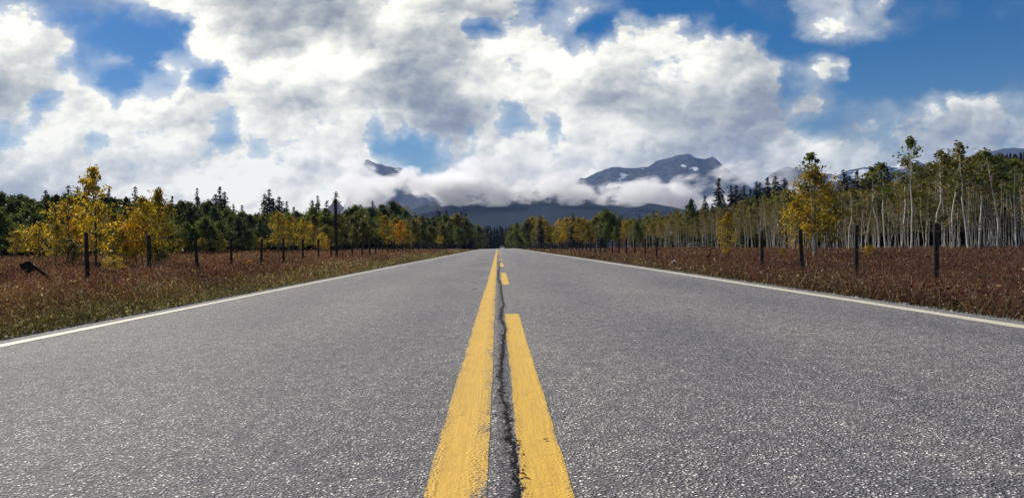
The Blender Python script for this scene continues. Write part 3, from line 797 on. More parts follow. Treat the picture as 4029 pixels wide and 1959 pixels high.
# yellow saplings behind the left fence
YS = [
 (150, 38, 872, 'bush_yellow', 1.25, 'low wide yellow sapling at the left end of the yellow group'),
 (263, 36, 771, 'bush_yellow', .95, 'round bright yellow sapling left of the tall one, dark stem in the grass'),
 (320, 37, 812, 'bush_orange', .8, 'orange yellow sapling between the round one and the tall one'),
 (379, 29, 655, 'tall_yellow', 1.0, 'tallest yellow green sapling with spindly top, behind the nearest left post'),
 (440, 31, 840, 'bush_gold', .8, 'golden sapling just right of the tall spindly one'),
 (490, 32, 845, 'bush_yellow', .8, 'yellow sapling in the middle of the right half of the group'),
 (535, 30.5, 850, 'bush_orange', .85, 'low orange sapling left of the second fence post'),
 (590, 30, 775, 'bush_yellow', .85, 'yellow sapling with orange top beside the second fence post'),
 (625, 31, 745, 'bush_gold', .62, 'thin golden sapling topped by a loose tuft, right end of the group'),
 (285, 33, 955, 'bush_olive', 1.3, 'low olive shrub at the foot of the yellow group, right of the nearest left post'),
 (500, 30, 965, 'bush_yellow', 1.3, 'low lemon shrub at the foot of the yellow group, left of the second post'),
 (612, 31, 960, 'bush_olive', 1.3, 'low olive shrub at the foot of the yellow group, right of the second post'),
 (215, 34, 880, 'bush_gold', .9, 'low dull golden sapling under the round bright yellow one'),
 (405, 33, 800, 'bush_gold', .85, 'leafy olive gold sapling close behind the tall spindly one'),
 (560, 33, 835, 'bush_gold', 1.0, 'broad golden sapling behind the second fence post'),
 (650, 33, 880, 'bush_olive', .9, 'low olive sapling at the right end of the yellow group'),
 (60, 52, 905, 'bush_gold', 1.1, 'dull yellow bush at the far left edge of the picture')]
for px, d, yt, key, wd, lab in YS:
    x = col_x(px, d, 1000)
    tree('aspen_sapling', key, x, d, top_h(px, d, yt, x), lab, 'sapling', 'yellow saplings behind the left fence', wid=wd)
# yellow trees along the left wood edge
for px, d, yt, key, wd, lab in [
 (1090, 80, 838, 'bush_gold', .95, 'large dull golden tree left of the bright yellow one'),
 (1135, 82, 850, 'bush_gold', .8, 'olive golden tree touching the bright yellow one'),
 (1192, 72, 858, 'bush_yellow', .85, 'bright yellow tree with two white stems left of the road sign'),
 (1262, 84, 915, 'bush_yellow', 1.0, 'low yellow bush between the yellow tree and the road sign'),
 (1290, 88, 940, 'bush_orange', 1.1, 'small orange bush just left of the road sign'),
 (700, 74, 940, 'bush_yellow', 1.3, 'low yellow shrub at the wood foot beside the third fence post'),
 (800, 78, 935, 'bush_gold', 1.4, 'low golden shrub at the wood foot behind the third fence post'),
 (870, 80, 940, 'bush_gold', 1.3, 'low golden shrub at the wood foot behind the fourth fence post'),
 (1022, 84, 935, 'bush_yellow', 1.3, 'low yellow shrub at the wood foot right of the fifth fence post'),
 (1520, 118, 848, 'bush_yellow', .85, 'yellow tree at the left of the yellow clump near the road'),
 (1562, 122, 860, 'bush_gold', .9, 'gold tree in the middle of the yellow clump near the road'),
 (1575, 118, 868, 'bush_orange', .75, 'orange tree in the yellow clump near the road'),
 (1605, 120, 905, 'bush_yellow', 1.0, 'low yellow tree at the foot of the clump near the road'),
 (1630, 130, 865, 'bush_olive', .9, 'olive yellow tree right of the yellow clump'),
 (1730, 170, 925, 'bush_yellow', 1.0, 'small yellow tree near the end of the left fence')]:
    x = col_x(px, d, 990)
    tree('yellow_poplar', key, x, d, top_h(px, d, yt, x), lab, 'poplar tree', wid=wd)
# shrubs in the meadow
for px, py, d, h, key, lab in [
 (457, 1016, 24, .75, 'bush_yellow', 'small yellow shrub in the grass between the first two left posts'),
 (3422, 996, 40, .75, 'bush_yellow', 'round yellow shrub right of the third nearest right-hand post'),
 (3082, 996, 50, .6, 'bush_gold', 'low golden shrub in the meadow below the golden aspen'),
 (2943, 986, 55, .6, 'bush_gold', 'low golden shrub in the meadow left of the nearest post row'),
 (980, 1030, 36, .35, 'bush_orange', 'tiny orange leaved shrub in the red meadow')]:
    x = col_x(px, d, py)
    tree('shrub', key, x, d, h, lab, 'shrub', wid=1.6)

# ------------------------------------------------------------------ far forest, foothill, mountains
items = []
for i in range(430):
    d = rnd.uniform(400, 560); px = rnd.uniform(1700, 2330); x = col_x(px, d)
    t_ = at(px, rnd.uniform(884, 925) + (d - 400) * .03, d).z
    items.append(('mass_spruce', x, d, gz(x, d), t_ - gz(x, d), .7))
merged('distant_forest', items, 'blue dark conifer forest beyond the road crest', 'forest')

from mathutils import noise as mn
def ridge_mesh(name, pts, D, front, back, zb, amp, nscale, mat, ns=260, nt=46, seed=0.0, snowspots=()):
    xs_ = [at(a, b, D).x for a, b in pts]; zs_ = [at(a, b, D).z for a, b in pts]
    s = np.linspace(xs_[0], xs_[-1], ns)
    zr = np.interp(s, xs_, zs_)
    kern = np.array([1, 2, 1]) / 4
    zr[1:-1] = np.convolve(zr, kern, 'same')[1:-1]
    V_, SN = [], []
    for j in range(nt):
        t = -1 + 2 * j / (nt - 1)          # -1 front foot, 0 crest, 1 back foot
        for i in range(ns):
            yy = D + (t * front if t < 0 else t * back)
            f_ = 1 - abs(t) ** .85 if t < 0 else 1 - t
            z_ = zb + (zr[i] - zb) * f_
            n = mn.fractal(Vector((s[i] / nscale, yy / nscale * .35, seed)), .9, 2.1, 5)
            rg = 1 - abs(mn.noise(Vector((s[i] / (nscale * .28), yy / nscale * .3, seed + 5)))) * 2
            z_ += (n * amp + (rg - .5) * amp * .55) * (abs(t) ** .35 if t < 0 else 1) * (1 if abs(t) < .98 else 0) * min(1, f_ * 4)
            V_.append((s[i], yy, z_))
            sp = 0
            for (ax, ay, rr) in snowspots:
                q = at(ax, ay, yy); sp += math.exp(-((s[i] - q.x) ** 2 + ((z_ - q.z) * 1.6) ** 2) / (rr * rr))
            SN.append(sp)
    i = (np.arange(nt - 1)[:, None] * ns + np.arange(ns - 1)[None]).ravel()
    return mesh_np(name, np.array(V_), np.stack([i, i + 1, i + ns + 1, i + ns], -1), mat, True, extra={'snow': SN})

mt, N = material('mountain_rock'); p = N.obj()
q = N.v('MULTIPLY', p, (.001, .001, .001))
n = N.noise(N.v('MULTIPLY', q, (3, 3, 1.2)), 3.0, 8, .62)
st = N.noise(N.v('MULTIPLY', q, (1.2, 1.2, 9)), 3.0, 6, .6)
n2 = N.noise(N.v('MULTIPLY', q, (6, 6, 2)), 3.0, 6, .7)
cc = N.mix(N.mr(n, .38, .62), (.016, .023, .046), (.052, .060, .092))
cc = N.mix(N.mr(st, .42, .62, 0, .6), cc, (.055, .060, .085))
vs_ = N.noise(N.v('MULTIPLY', q, (14, 3, 1.0)), 2.0, 5, .65)
cc = N.mix(N.mr(vs_, .5, .68, 0, .8), cc, (.11, .118, .145))
sn = N.m('ADD', N.m('MULTIPLY', N.attr('snow'), 1.0), N.m('MULTIPLY', N.m('SUBTRACT', n2, .5), 2.2))
sn = N.mr(N.m('MULTIPLY_ADD', N.m('SUBTRACT', st, .5), 2.0, sn), .62, .95)
cc = N.mix(sn, cc, (.85, .87, .92))
N.out(N.pbr(cc, .9, N.bump(n, 1.0, 60), .1)); M['rock'] = mt
mt, N = material('forested_slope'); p = N.obj()
n = N.noise(p, .012, 6, .7); n2 = N.noise(p, .12, 3, .6)
cc = N.mix(N.mr(n, .35, .65), (.008, .015, .032), (.016, .028, .055))
N.out(N.pbr(cc, .95, N.bump(n2, .8, 12), .05)); M['slope'] = mt

tag(link('foothill', ridge_mesh('foothill', [(1300, 900), (1450, 868), (1626, 820), (1750, 778), (1900, 752), (2100, 745), (2300, 762), (2420, 784), (2486, 790), (2600, 803), (2681, 820), (2760, 838), (3000, 880), (3400, 920)], 3000, 1500, 1200, -12, 8, 260, M['slope'], ns=160, nt=40, seed=3.3)), kind='structure')
tag(link('mountain', ridge_mesh('mountain', [(2100, 760), (2262, 706), (2305, 695), (2337, 681), (2391, 655), (2427, 647), (2458, 652), (2501, 654), (2552, 646), (2583, 628), (2626, 612), (2681, 603), (2700, 599), (2716, 600), (2740, 612), (2779, 621), (2806, 616), (2822, 626), (2840, 645), (2900, 690), (2960, 740)], 6500, 1700, 1500, 0, 20, 420, M['rock'], ns=300, nt=60, seed=1.3,
    snowspots=[(2725, 608, 45), (2745, 622, 30), (2735, 662, 45), (2690, 655, 30), (2430, 722, 60), (2455, 690, 45), (2400, 735, 50), (2530, 672, 35)])), kind='structure')
tag(link('mountain', ridge_mesh('mountain', [(1385, 790), (1412, 680), (1438, 623), (1489, 641), (1536, 655), (1579, 660), (1597, 676), (1640, 684), (1689, 688), (1760, 715), (1840, 730), (1856, 690), (1866, 679), (1878, 690), (1890, 725), (2050, 780)], 6800, 1600, 1500, 0, 24, 400, M['rock'], ns=260, nt=50, seed=7.7,
    snowspots=[(1560, 668, 30), (1500, 660, 25)])), kind='structure')
tag(link('mountain', ridge_mesh('mountain', [(2980, 720), (3063, 668), (3098, 650), (3153, 667), (3200, 682), (3258, 684), (3297, 686), (3340, 671), (3375, 660), (3430, 650), (3504, 646), (3560, 632), (3601, 622), (3621, 636), (3700, 650), (3850, 600), (3976, 572), (4100, 575), (4300, 620)], 6000, 1700, 1500, 0, 20, 420, M['rock'], ns=300, nt=60, seed=11.7,
    snowspots=[(3380, 690, 90), (3420, 685, 80), (3560, 645, 90), (3520, 650, 60), (3280, 705, 70)])), kind='structure')

# ------------------------------------------------------------------ meadow plants
def scatter(n, side, dmin, dmax, xin, seed):
    g = np.random.default_rng(seed)
    d = np.exp(g.uniform(np.log(dmin), np.log(dmax), n))
    lim = np.minimum(d * 1.05 + 4, 78)
    x = xin + (np.maximum(lim - xin, .5)) * g.uniform(0, 1, n) ** 1.15
    return side * x, d, g

def grassmat(name, stops, trans=.3):
    return leafmat(name, stops, trans, .7)
GM = [grassmat('dry_straw', [(0, (.12, .09, .05)), (.5, (.32, .25, .14)), (1, (.58, .48, .30))]),
      grassmat('olive_grass', [(0, (.020, .019, .010)), (.5, (.078, .072, .028)), (1, (.22, .20, .085))]),
      grassmat('red_plant', [(0, (.026, .012, .012)), (.5, (.085, .031, .032)), (1, (.23, .095, .075))]),
      grassmat('rust_plant', [(0, (.05, .024, .016)), (.5, (.145, .062, .042)), (1, (.35, .20, .12))])]

def meadow(name, side, n, seed, label):
    x, d, g = scatter(n, side, 3.6, 118, 3.74, seed)
    z = ground(x, d); ax = np.abs(x)
    patch = np.sin(x * .9 + d * .23) + np.sin(x * .37 - d * .31 + 2) + .8 * np.sin(x * 2.3 + d * 1.1) + g.normal(0, .5, n)
    inner, outer = (4.8, 7.6) if side < 0 else (3.9, 4.8)
    k = np.clip((ax - inner) / (outer - inner) + .28 * patch, 0, 1)      # 0 verge grass, 1 red meadow
    red = g.random(n) < k
    far = np.clip((d - 20) / 50, 0, 1)
    lod = 1 + d / 13
    V_, Fq, MI, TI = [], [], [], []; nv = 0
    hgt = np.where(red, g.uniform(.10, .34, n), g.uniform(.04, .15, n) * np.clip((ax - 3.6) * 1.6, .25, 1.3))
    hgt = np.where(g.random(n) < .045, hgt * g.uniform(1.3, 1.9, n), hgt) * (1 + .14 * patch)
    nb = 7
    for b in range(nb):
        r_ = .03 + .004 * d
        bx = x + g.normal(0, 1, n) * r_; by = d + g.normal(0, 1, n) * r_
        okk = np.abs(bx) > 3.76
        hh = hgt * g.uniform(.55, 1.1, n)
        ln = g.normal(0, .42, (n, 2)) * hh[:, None]
        w_ = .0024 * lod * g.uniform(.6, 1.3, n)
        th = g.uniform(0, 3.14, n); dx, dy = np.cos(th) * w_, np.sin(th) * w_
        zz = z - .02
        mid = .55
        v = np.stack([np.stack([bx - dx, by - dy, zz], -1), np.stack([bx + dx, by + dy, zz], -1),
                      np.stack([bx + ln[:, 0] + dx * .3, by + ln[:, 1] + dy * .3, zz + hh], -1),
                      np.stack([bx + ln[:, 0] - dx * .3, by + ln[:, 1] - dy * .3, zz + hh], -1)], 1)[okk]
        m_ = len(v)
        mi = np.where(red, np.where(g.random(n) < .22 + .5 * far, 3, np.where(g.random(n) < .10 + .14 * far, 0, 2)), np.where(g.random(n) < np.clip((.22 if side < 0 else .40) + .16 * np.sin(x * 3.1 + d * .7), 0, 1), 0, 1))[okk]
        V_.append(v.reshape(-1, 3)); Fq.append(np.arange(4 * m_).reshape(m_, 4) + nv); nv += 4 * m_
        MI.append(mi); TI.append(np.clip(.46 + .13 * patch[okk] + g.normal(0, .22, m_), 0, 1))
    for b in range(7):      # small leaves and seed heads
        r_ = .04 + .004 * d
        sel = (g.random(n) < np.where(red, 1.0, .35))
        c = np.stack([x + g.normal(0, 1, n) * r_, d + g.normal(0, 1, n) * r_, z + hgt * g.uniform(.15, .98, n)], -1)[sel]
        c = c[np.abs(c[:, 0]) > 3.78]; m0 = len(c)
        dd = c[:, 1]
        a = g.normal(size=(m0, 3)); a /= np.linalg.norm(a, axis=1)[:, None]
        bb = np.cross(a, g.normal(size=(m0, 3))); bb /= np.linalg.norm(bb, axis=1)[:, None] + 1e-9
        s = ((.011 + .0008 * dd) * g.uniform(.5, 1.4, m0))[:, None]
        v = np.stack([c - a * s, c + bb * s * .55, c + a * s, c - bb * s * .55], 1)
        V_.append(v.reshape(-1, 3)); Fq.append(np.arange(4 * m0).reshape(m0, 4) + nv); nv += 4 * m0
        rr = np.abs(c[:, 0]) > outer - .4
        u_ = g.random(m0)
        MI.append(np.where(rr, np.where(u_ < .22 + .45 * np.clip((dd - 20) / 50, 0, 1), 3, np.where(u_ > .93, 0, 2)), np.where(u_ < .3, 0, 1)))
        TI.append(np.clip(.46 + .12 * (np.sin(c[:, 0] * .9 + dd * .23) + np.sin(c[:, 0] * 2.3 + dd * 1.1)) + g.normal(0, .27, m0), 0, 1))
    me = mesh_np(name, np.concatenate(V_), np.concatenate(Fq), GM, matidx=np.concatenate(MI), tint=np.concatenate(TI))
    tag(link(name, me), label, 'meadow plants', kind='stuff')
meadow('meadow_plants', -1, 58000, 31, 'reddish brown meadow and olive verge grass left of the road')
meadow('meadow_plants', 1, 66000, 32, 'reddish brown meadow of dry stalks right of the road')

g = np.random.default_rng(77); n = 9000
dd = np.exp(g.uniform(np.log(4.5), np.log(45), n)); sx = np.where(g.random(n) < .5, -1, 1)
ax_ = 3.70 + np.abs(g.normal(0, .13, n)); xx = sx * ax_
sz = g.uniform(.006, .016, n) * (1 + dd / 30)
zz = np.where(ax_ < 3.735, 0.0, ground(xx, dd)) + sz * .3 + crest(dd) * 0
tet = np.array([(1, 0, -.6), (-.5, .87, -.6), (-.5, -.87, -.6), (.1, .1, .7)])
rot = g.uniform(0, 6.28, n); c_, s_ = np.cos(rot), np.sin(rot)
jt = tet[None] * g.uniform(.6, 1.3, (n, 4, 3))
v = np.stack([(jt[..., 0] * c_[:, None] - jt[..., 1] * s_[:, None]) * sz[:, None] + xx[:, None], (jt[..., 0] * s_[:, None] + jt[..., 1] * c_[:, None]) * sz[:, None] + dd[:, None], jt[..., 2] * sz[:, None] + zz[:, None]], -1).reshape(-1, 3)
f = (np.array([(0, 2, 1), (0, 1, 3), (1, 2, 3), (2, 0, 3)])[None] + (np.arange(n) * 4)[:, None, None]).reshape(-1, 3)
mt, N = material('gravel_stone'); N.out(N.pbr(N.ramp(N.attr('tint'), [(0, (.06, .055, .055)), (.6, (.22, .20, .18)), (1, (.5, .46, .4))]), .9)); M['gravel'] = mt
tag(link('gravel', mesh_np('gravel', v, f, mt, tint=np.repeat(g.random(n), 4))), 'loose gravel crumbs along both edges of the asphalt', 'gravel', kind='stuff')

# ------------------------------------------------------------------ fences
mt, N = material('weathered_post'); p = N.obj()
n = N.noise(N.v('MULTIPLY', p, (1, 1, .12)), 28, 5, .65)
cc = N.mix(N.mr(n, .35, .68), (.012, .010, .010), (.055, .048, .045))
N.out(N.pbr(cc, .85, N.bump(n, .8, .01), .2)); M['post'] = mt
mt, N = material('rusty_wire'); N.out(N.pbr((.035, .026, .022), .9, None, .1)); M['wire'] = mt
mt, N = material('galvanised_metal'); p = N.obj()
n = N.noise(p, 5, 5, .6); N.out(N.pbr(N.mix(n, (.62, .64, .70), (.76, .77, .82)), .6, None, .4, .0)); M['metal'] = mt
mt, N = material('dark_metal'); N.out(N.pbr((.012, .012, .013), .6, None, .3)); M['darkmetal'] = mt

def postmesh(seed):
    g = np.random.default_rng(seed); T = Tubes()
    z_ = np.array([-.4, 0, .3, .6, .9, 1.18, 1.2]); x_ = np.cumsum(g.normal(0, .006, 7)); y_ = np.cumsum(g.normal(0, .006, 7))
    T.add(np.stack([x_, y_, z_], -1), np.array([.068, .066, .064, .061, .060, .058, .050]) * g.uniform(.9, 1.1), 9, cap=True)
    return T.mesh('post', M['post'])
PM = [postmesh(700 + i) for i in range(6)]
def fence(X, ys_, ztop, label, leans, skip=(), wires=(.30, .62, .95)):
    root = link('wire_fence', None, loc=(X, ys_[0], gz(X, ys_[0])))
    tag(root, label, 'fence', 'wire fences along the road')
    zt = []
    for i, y_ in enumerate(ys_):
        g0 = gz(X, y_); zt.append(g0)
        if i in skip: continue
        h = (ztop(y_) - g0) * rnd.uniform(.97, 1.03)
        o = link('post', PM[rnd.randrange(6)], root, loc=(rnd.gauss(0, .03), y_ - ys_[0], g0 - root.location.z), rot=(leans.get(i, (rnd.gauss(0, .012), rnd.gauss(0, .012)))[0], leans.get(i, (0, rnd.gauss(0, .014)))[1], rnd.uniform(0, 6.28) * 0))
        o.scale = (1, 1, h / 1.2)
    for q in wires:
        T = Tubes(); pts = []
        for i in range(len(ys_) - 1):
            for k in range(5):
                t = k / 5; y_ = ys_[i] + (ys_[i + 1] - ys_[i]) * t
                zz = (zt[i] * (1 - t) + zt[i + 1] * t) + q * (ztop(y_) - zt[i]) / 1.1 - .05 * math.sin(math.pi * t) * (1 + .5 * math.sin(i * 2.1 + q * 9))
                pts.append((-.065 if X > 0 else .065, y_ - ys_[0], zz - root.location.z))
        T.add(pts, .005, 3)
        # barbs
        for k in range(60):
            j = rnd.randrange(min(40, len(pts) - 1)); a = np.array(pts[j]) + (np.array(pts[j + 1]) - np.array(pts[j])) * rnd.random()
            T.add([a + [0, -.012, -.018], a + [0, .012, .018]], .003, 3)
        link('wire', T.mesh('wire', M['wire']), root)
    return root
fence(at(341, 1000, 20.4).x, [13.0 + 3.7 * i for i in range(-1, 50)], lambda y: 1.20 + .001 * y, 'barbed wire fence on dark round posts left of the road', {3: (0, 0), 5: (.02, -.045)})
fence(9.5, [16.4 + 3.62 * i for i in range(-2, 46)], lambda y: .93, 'barbed wire fence on dark round posts right of the road, with missing posts', {2: (0, .0), 3: (0, .01), 4: (0, -.035)}, skip=(0, 1, 6, 7, 8, 9))

# the fallen, leaning post in the gap
a = at(2781, 1030, 34); b = at(2826, 927, 33.6)
T = Tubes(); T.add([(0, 0, 0), ((b - a).x * .5 + .01, 0, (b - a).z * .5), tuple(b - a)], [.028, .026, .022], 7, cap=True)
r = link('leaning_post', T.mesh('leaning_post', M['post']), loc=a)
tag(r, 'thin dark broken post leaning steeply in the gap of the right fence', 'post')

# ------------------------------------------------------------------ road sign seen from behind
D_ = 50.0; xs_ = col_x(1325, D_, 1010); g0 = gz(xs_, D_)
ztop = at(1325, 788, D_).z
root = tag(link('road_sign', None, loc=(xs_, D_, g0)), 'diamond road sign seen from its grey back on a tall dark wooden post', 'road sign')
link('post', boxes('post', [(0, 0, (ztop - g0) / 2 - .15, .155, .14, ztop - g0 + .3)], M['post']), root)
zc = at(1325, 819, D_).z - g0
def diamond(s, th, rr=.05):
    pts = []
    for k in range(4):
        a0 = k * math.pi / 2
        cx_, cz_ = (s / 2 - rr), (s / 2 - rr)
        sx, sz = [(1, 1), (-1, 1), (-1, -1), (1, -1)][k]
        for j in range(5):
            a = a0 + j * math.pi / 8
            X, Z = sx * cx_ + rr * math.cos(a), sz * cz_ + rr * math.sin(a)
            pts.append(((X - Z) * .7071, (X + Z) * .7071))
    n = len(pts)
    v = [(x_, -th / 2, z_) for x_, z_ in pts] + [(x_, th / 2, z_) for x_, z_ in pts]
    return v, [list(range(n))[::-1], [n + i for i in range(n)]] + [[i, (i + 1) % n, n + (i + 1) % n, n + i] for i in range(n)]
def poly(name, v, f, mat):
    me = bpy.data.meshes.new(name); me.from_pydata([tuple(q) for q in v], [], f); me.materials.append(mat); me.update(); return me
v, f = diamond(.78, .004)
link('panel', poly('panel', v, f, M['metal']), root, loc=(0, .085, zc))
link('bracket', boxes('bracket', [(0, .078, zc + .2, .4, .012, .04), (0, .078, zc - .2, .4, .012, .04)], M['metal']), root)

# bent-over marker in the left verge
a = at(228, 1108, 18.6); t_ = at(128, 1052, 18.2)
g0 = Vector((a.x, a.y, a.z - .05))
t_ = t_ + Vector((0, 0, .05))
root = tag(link('bent_marker', None, loc=g0), 'dark marker plate on a post bent low over the left meadow', 'marker')
T = Tubes(); e_ = Vector(t_) - g0; T.add([(0, 0, -.15), tuple(e_ * .5), tuple(e_)], .038, 8, cap=True)
link('post', T.mesh('post', M['darkmetal']), root)
v, f = diamond(.29, .006, .05)
pl = link('panel', poly('panel', v, f, M['darkmetal']), root, loc=e_ + Vector((-.09, -.03, -.04)), rot=(rad(8), rad(16), rad(12)))
pl.scale = (1.0, 1, .82)

# ------------------------------------------------------------------ utility pole
D_ = 225.0; xp = col_x(2512, D_, 900); g0 = gz(xp, D_); zt_ = at(2512, 840, D_).z - g0
root = tag(link('utility_pole', None, loc=(xp, D_, g0)), 'wooden utility pole with one crossarm beyond the right fence', 'utility pole')
T = Tubes(); T.add([(0, 0, -.5), (0, 0, zt_)], [.17, .12], 8, cap=True); link('pole', T.mesh('pole', M['dark_bark']), root)
link('crossarm', boxes('crossarm', [(0, -.18, zt_ - .25, 2.3, .12, .14)], M['dark_bark']), root)
for k in (-1.05, 0.0, 1.05):
    T = Tubes(); T.add([(k, -.18, zt_ - .18), (k, -.18, zt_ - .02), (k, -.18, zt_ + .06)], [.04, .07, .03], 8, cap=True)
    link('insulator', T.mesh('insulator', M['metal']), root)

# ------------------------------------------------------------------ oncoming white car beyond the crest
mt, N = material('white_car_paint'); N.out(N.pbr((.62, .64, .66), .3, None, .5)); M['carpaint'] = mt
mt, N = material('car_glass'); N.out(N.pbr((.01, .012, .015), .08, None, .6)); M['glass'] = mt
mt, N = material('headlamp_glass'); N.out(N.pbr((.8, .8, .78), .1, None, .6)); M['lamp'] = mt
mt, N = material('tyre_rubber'); N.out(N.pbr((.02, .02, .02), .9, None, .2)); M['tyre'] = mt
D_ = 282.0; xc = col_x(1976, D_, 970); g0 = gz(xc, D_)
root = tag(link('car', None, loc=(xc, D_, g0)), 'small white car just showing beyond the road crest', 'car')
prof = [(-2.15, .35), (-2.2, .62), (-2.05, .82), (-1.1, .95), (-.45, 1.42), (.9, 1.46), (1.7, 1.02), (2.15, .95), (2.2, .45), (2.1, .33)]
n = len(prof); v = []
for s_, k_ in ((-1, .90), (1, .90)):
    for (y_, z_) in prof:
        wv = .86 - (.14 if z_ > 1.2 else .03 if z_ > .9 else 0)
        v.append((s_ * wv, y_, z_))
f = [list(range(n)), [n + i for i in range(n)][::-1]] + [[i, n + i, n + (i + 1) % n, (i + 1) % n] for i in range(n)]
link('body', poly('body', v, f, M['carpaint']), root)
link('windscreen', poly('windscreen', [(-.72, -1.05, .99), (.72, -1.05, .99), (.62, -.50, 1.40), (-.62, -.50, 1.40), (-.72, -1.06, 1.0), (.72, -1.06, 1.0), (.62, -.51, 1.41), (-.62, -.51, 1.41)], [[3, 2, 1, 0], [4, 5, 6, 7], [0, 1, 5, 4], [1, 2, 6, 5], [2, 3, 7, 6], [3, 0, 4, 7]], M['glass']), root)
for s_ in (-1, 1):
    link('side_window', boxes('side_window', [(s_ * .80, .25, 1.17, .03, 1.5, .3)], M['glass']), root)
    link('headlight', boxes('headlight', [(s_ * .62, -2.16, .68, .3, .1, .14)], M['lamp']), root)
    for y_ in (-1.35, 1.35):
        T = Tubes(); T.add([(s_ * .68, y_, .32), (s_ * .88, y_, .32)], .32, 16, cap=True)
        link('wheel', T.mesh('wheel', M['tyre']), root)

# ------------------------------------------------------------------ small things in the meadow and on the road
mt, N = material('pale_stone'); p = N.obj(); n = N.noise(p, 9, 4, .6)
N.out(N.pbr(N.mix(n, (.38, .34, .28), (.62, .58, .50)), .85, N.bump(n, .5, .02), .2)); M['stone'] = mt
def rock(name, s, seed, mat):
    v, f = [], []
    me = bpy.data.meshes.new(name)
    import bmesh
    bm = bmesh.new(); bmesh.ops.create_icosphere(bm, subdivisions=3, radius=1)
    for q in bm.verts:
        k = 1 + .28 * mn.noise(q.co * 1.6 + Vector((seed, 0, 0))) + .1 * mn.noise(q.co * 4 + Vector((0, seed, 0)))
        q.co = Vector((q.co.x * s[0] * k, q.co.y * s[1] * k, q.co.z * s[2] * k))
    bm.to_mesh(me); bm.free(); me.materials.append(mat); return me
q = at(2653, 1018, 27); z_ = gz(q.x, 27)
tag(link('rock', rock('rock', (.11, .08, .07), 3, M['stone']), loc=(q.x, 27, z_ + .30)), 'pale boulder top showing in the meadow beside the road, right side', 'rock')
bpy.context.view_layer.update()
mt, N = material('grey_timber'); p = N.obj(); n = N.noise(N.v('MULTIPLY', p, (.3, 1, 1)), 20, 4, .6)
N.out(N.pbr(N.mix(n, (.16, .14, .11), (.32, .29, .23)), .85, N.bump(n, .5, .01), .2)); M['timber'] = mt
for px, py, d, wid_, lab in ((2674, 960, 98, .95, 'short pale timber rail stack at the foot of the grove'), (2742, 966, 96, 2.2, 'long low brown timber rails lying at the foot of the grove')):
    q = at(px, py, d); g0 = gz(q.x, d)
    root = tag(link('rail_stack', None, loc=(q.x, d, g0)), lab, 'rails')
    zc = q.z - g0
    for k in (.18, -.18):
        T = Tubes(); T.add([(-wid_ / 2, 0, zc + k), (wid_ / 2, 0, zc + k + .03)], .09, 8, cap=True); link('rail', T.mesh('rail', M['timber'], True), root)
    for k in (-1, 1):
        T = Tubes(); T.add([(k * wid_ * .42, .12, -.1), (k * wid_ * .42, .12, zc + .32)], .06, 7, cap=True); link('upright', T.mesh('upright', M['timber'], True), root)

mt, N = material('dead_leaf'); N.out(N.pbr((.16, .065, .04), .7, None, .3)); M['deadleaf'] = mt
q = on_road(2148, 1735)
lv = [(-.5, 0, .05), (-.1, -.12, .0), (.05, -.35, .06), (.18, -.1, .02), (.5, -.02, .10), (.25, .15, .04), (.32, .42, .12), (.02, .2, .0), (-.2, .3, .08)]
s_ = .020
tag(link('fallen_leaf', poly('fallen_leaf', [(a * s_, b * s_, c * s_) for a, b, c in lv] + [(a * s_, b * s_, c * s_ + .0012) for a, b, c in lv], [list(range(9))[::-1], list(range(9, 18))] + [[i, (i + 1) % 9, 9 + (i + 1) % 9, 9 + i] for i in range(9)], M['deadleaf']), loc=(q.x, q.y, .006)), 'small brown dead leaf lying on the right yellow line', 'leaf')
for (px, py, ln, an) in ((1868, 1138, .068, .02),):
    q = on_road(px, py); T = Tubes()
    T.add([(-ln / 2, -.004, .004), (0, .002, .006), (ln / 2, ln * an, .005)], .0035, 6, cap=True)
    tag(link('twig', T.mesh('twig', M['dark_bark']), loc=(q.x, q.y, 0)), 'short dark twig on the asphalt just left of the yellow line' if px > 1500 else 'tiny dark twig on the near asphalt of the left lane', 'twig')

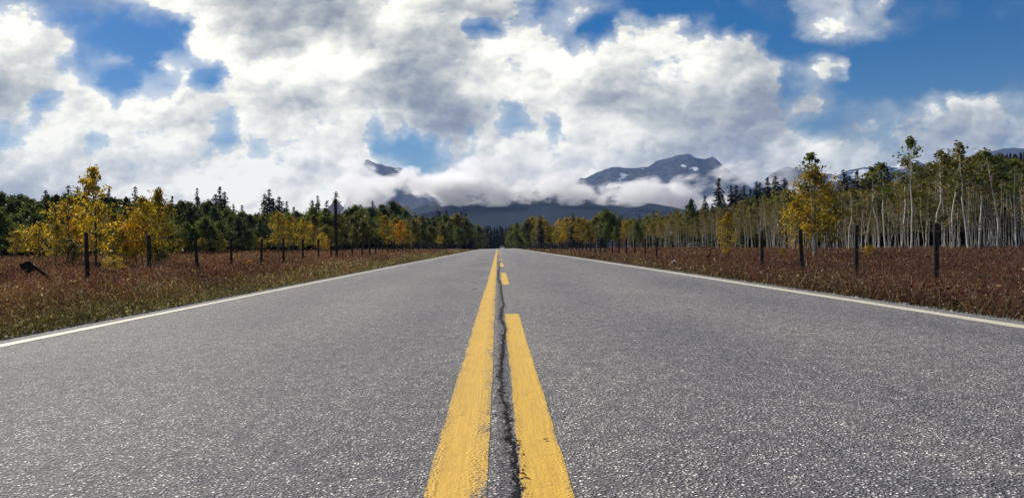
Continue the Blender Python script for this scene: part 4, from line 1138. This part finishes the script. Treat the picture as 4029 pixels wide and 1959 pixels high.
# ------------------------------------------------------------------ low clouds wrapped round the mountains
def cloudmat(name, dens, size, soft, amp=7.0):
    mt, N = material(name)
    p = N.new('ShaderNodeTexCoord').outputs['Object']
    w_ = N.new('ShaderNodeNewGeometry').outputs['Position']
    wn = N.noise(N.v('MULTIPLY', w_, (.8 / size, .16 / size, 1.25 / size)), 1.0, 8, .62)
    r_ = N.v('LENGTH', p)
    k = N.m('MULTIPLY_ADD', N.m('SUBTRACT', wn, .5), amp, N.m('MULTIPLY', N.m('SUBTRACT', .93, r_), soft))
    k = N.mr(k, .0, 1.6)
    vn = N.new('ShaderNodeVolumePrincipled')
    vn.inputs['Color'].default_value = (1, 1, 1, 1); vn.inputs['Anisotropy'].default_value = .3
    N.put(vn.inputs['Density'], N.m('MULTIPLY', k, dens))
    N.out(None, vn.outputs[0]); return mt
CLOUDS = [(1450, 715, 4700, 90, 72), (1560, 742, 4600, 200, 80), (1540, 770, 2650, 170, 46), (1650, 775, 2650, 170, 42), (1655, 748, 4300, 210, 66), (1620, 740, 2450, 150, 44), (1605, 728, 4200, 140, 56), (1690, 742, 4250, 150, 56), (1500, 742, 4250, 130, 60), (1400, 765, 4255, 90, 80), (1730, 750, 2600, 200, 56), (1890, 742, 2600, 200, 62), (2060, 746, 2600, 210, 62), (2230, 757, 2600, 200, 54), (2390, 762, 2650, 180, 44), (2520, 766, 4500, 210, 56), (2680, 766, 4500, 220, 56), (2840, 730, 4500, 150, 95), (2960, 700, 4500, 180, 110), (2190, 705, 4700, 190, 75), (1980, 695, 4700, 280, 85), (1740, 705, 4700, 200, 70)]
import bmesh
bm = bmesh.new(); bmesh.ops.create_icosphere(bm, subdivisions=3, radius=1.25)
for i, (px, py, d, rx, ry) in enumerate(CLOUDS):
    q = at(px, py, d); me = bpy.data.meshes.new('low_cloud'); bm.to_mesh(me)
    me.materials.append(cloudmat('cloud_vapour', .0125 * 4600 / d, 210 * d / 4600, 1.35, 3.0 if 4190 < d < 4260 else 7.0))
    o = link('low_cloud', me, loc=q); o.scale = (rx / F * d, 260 * d / 4600, 1.2 * ry / F * d)
    tag(o, 'pale cloud bank lying across the mountain flanks', 'cloud', 'low clouds', 'stuff')
bm.free()

# ------------------------------------------------------------------ air
me = boxes('haze', [(0, 4200, 490, 12400, 9400, 1020)], None) if False else None
bmh = bmesh.new(); bmesh.ops.create_cube(bmh, size=1); me = bpy.data.meshes.new('haze'); bmh.to_mesh(me); bmh.free()
mt, N = material('haze_air')
vn = N.new('ShaderNodeVolumePrincipled'); vn.inputs['Color'].default_value = (.36, .56, 1.0, 1); vn.inputs['Density'].default_value = 5e-5; vn.inputs['Anisotropy'].default_value = .0
N.out(None, vn.outputs[0]); me.materials.append(mt)
hz = tag(link('haze', me), kind='stuff'); hz.dimensions = (12000, 9600, 1030); hz.location = (0, 4200, 490)
hz.scale = (12000, 9600, 1030)
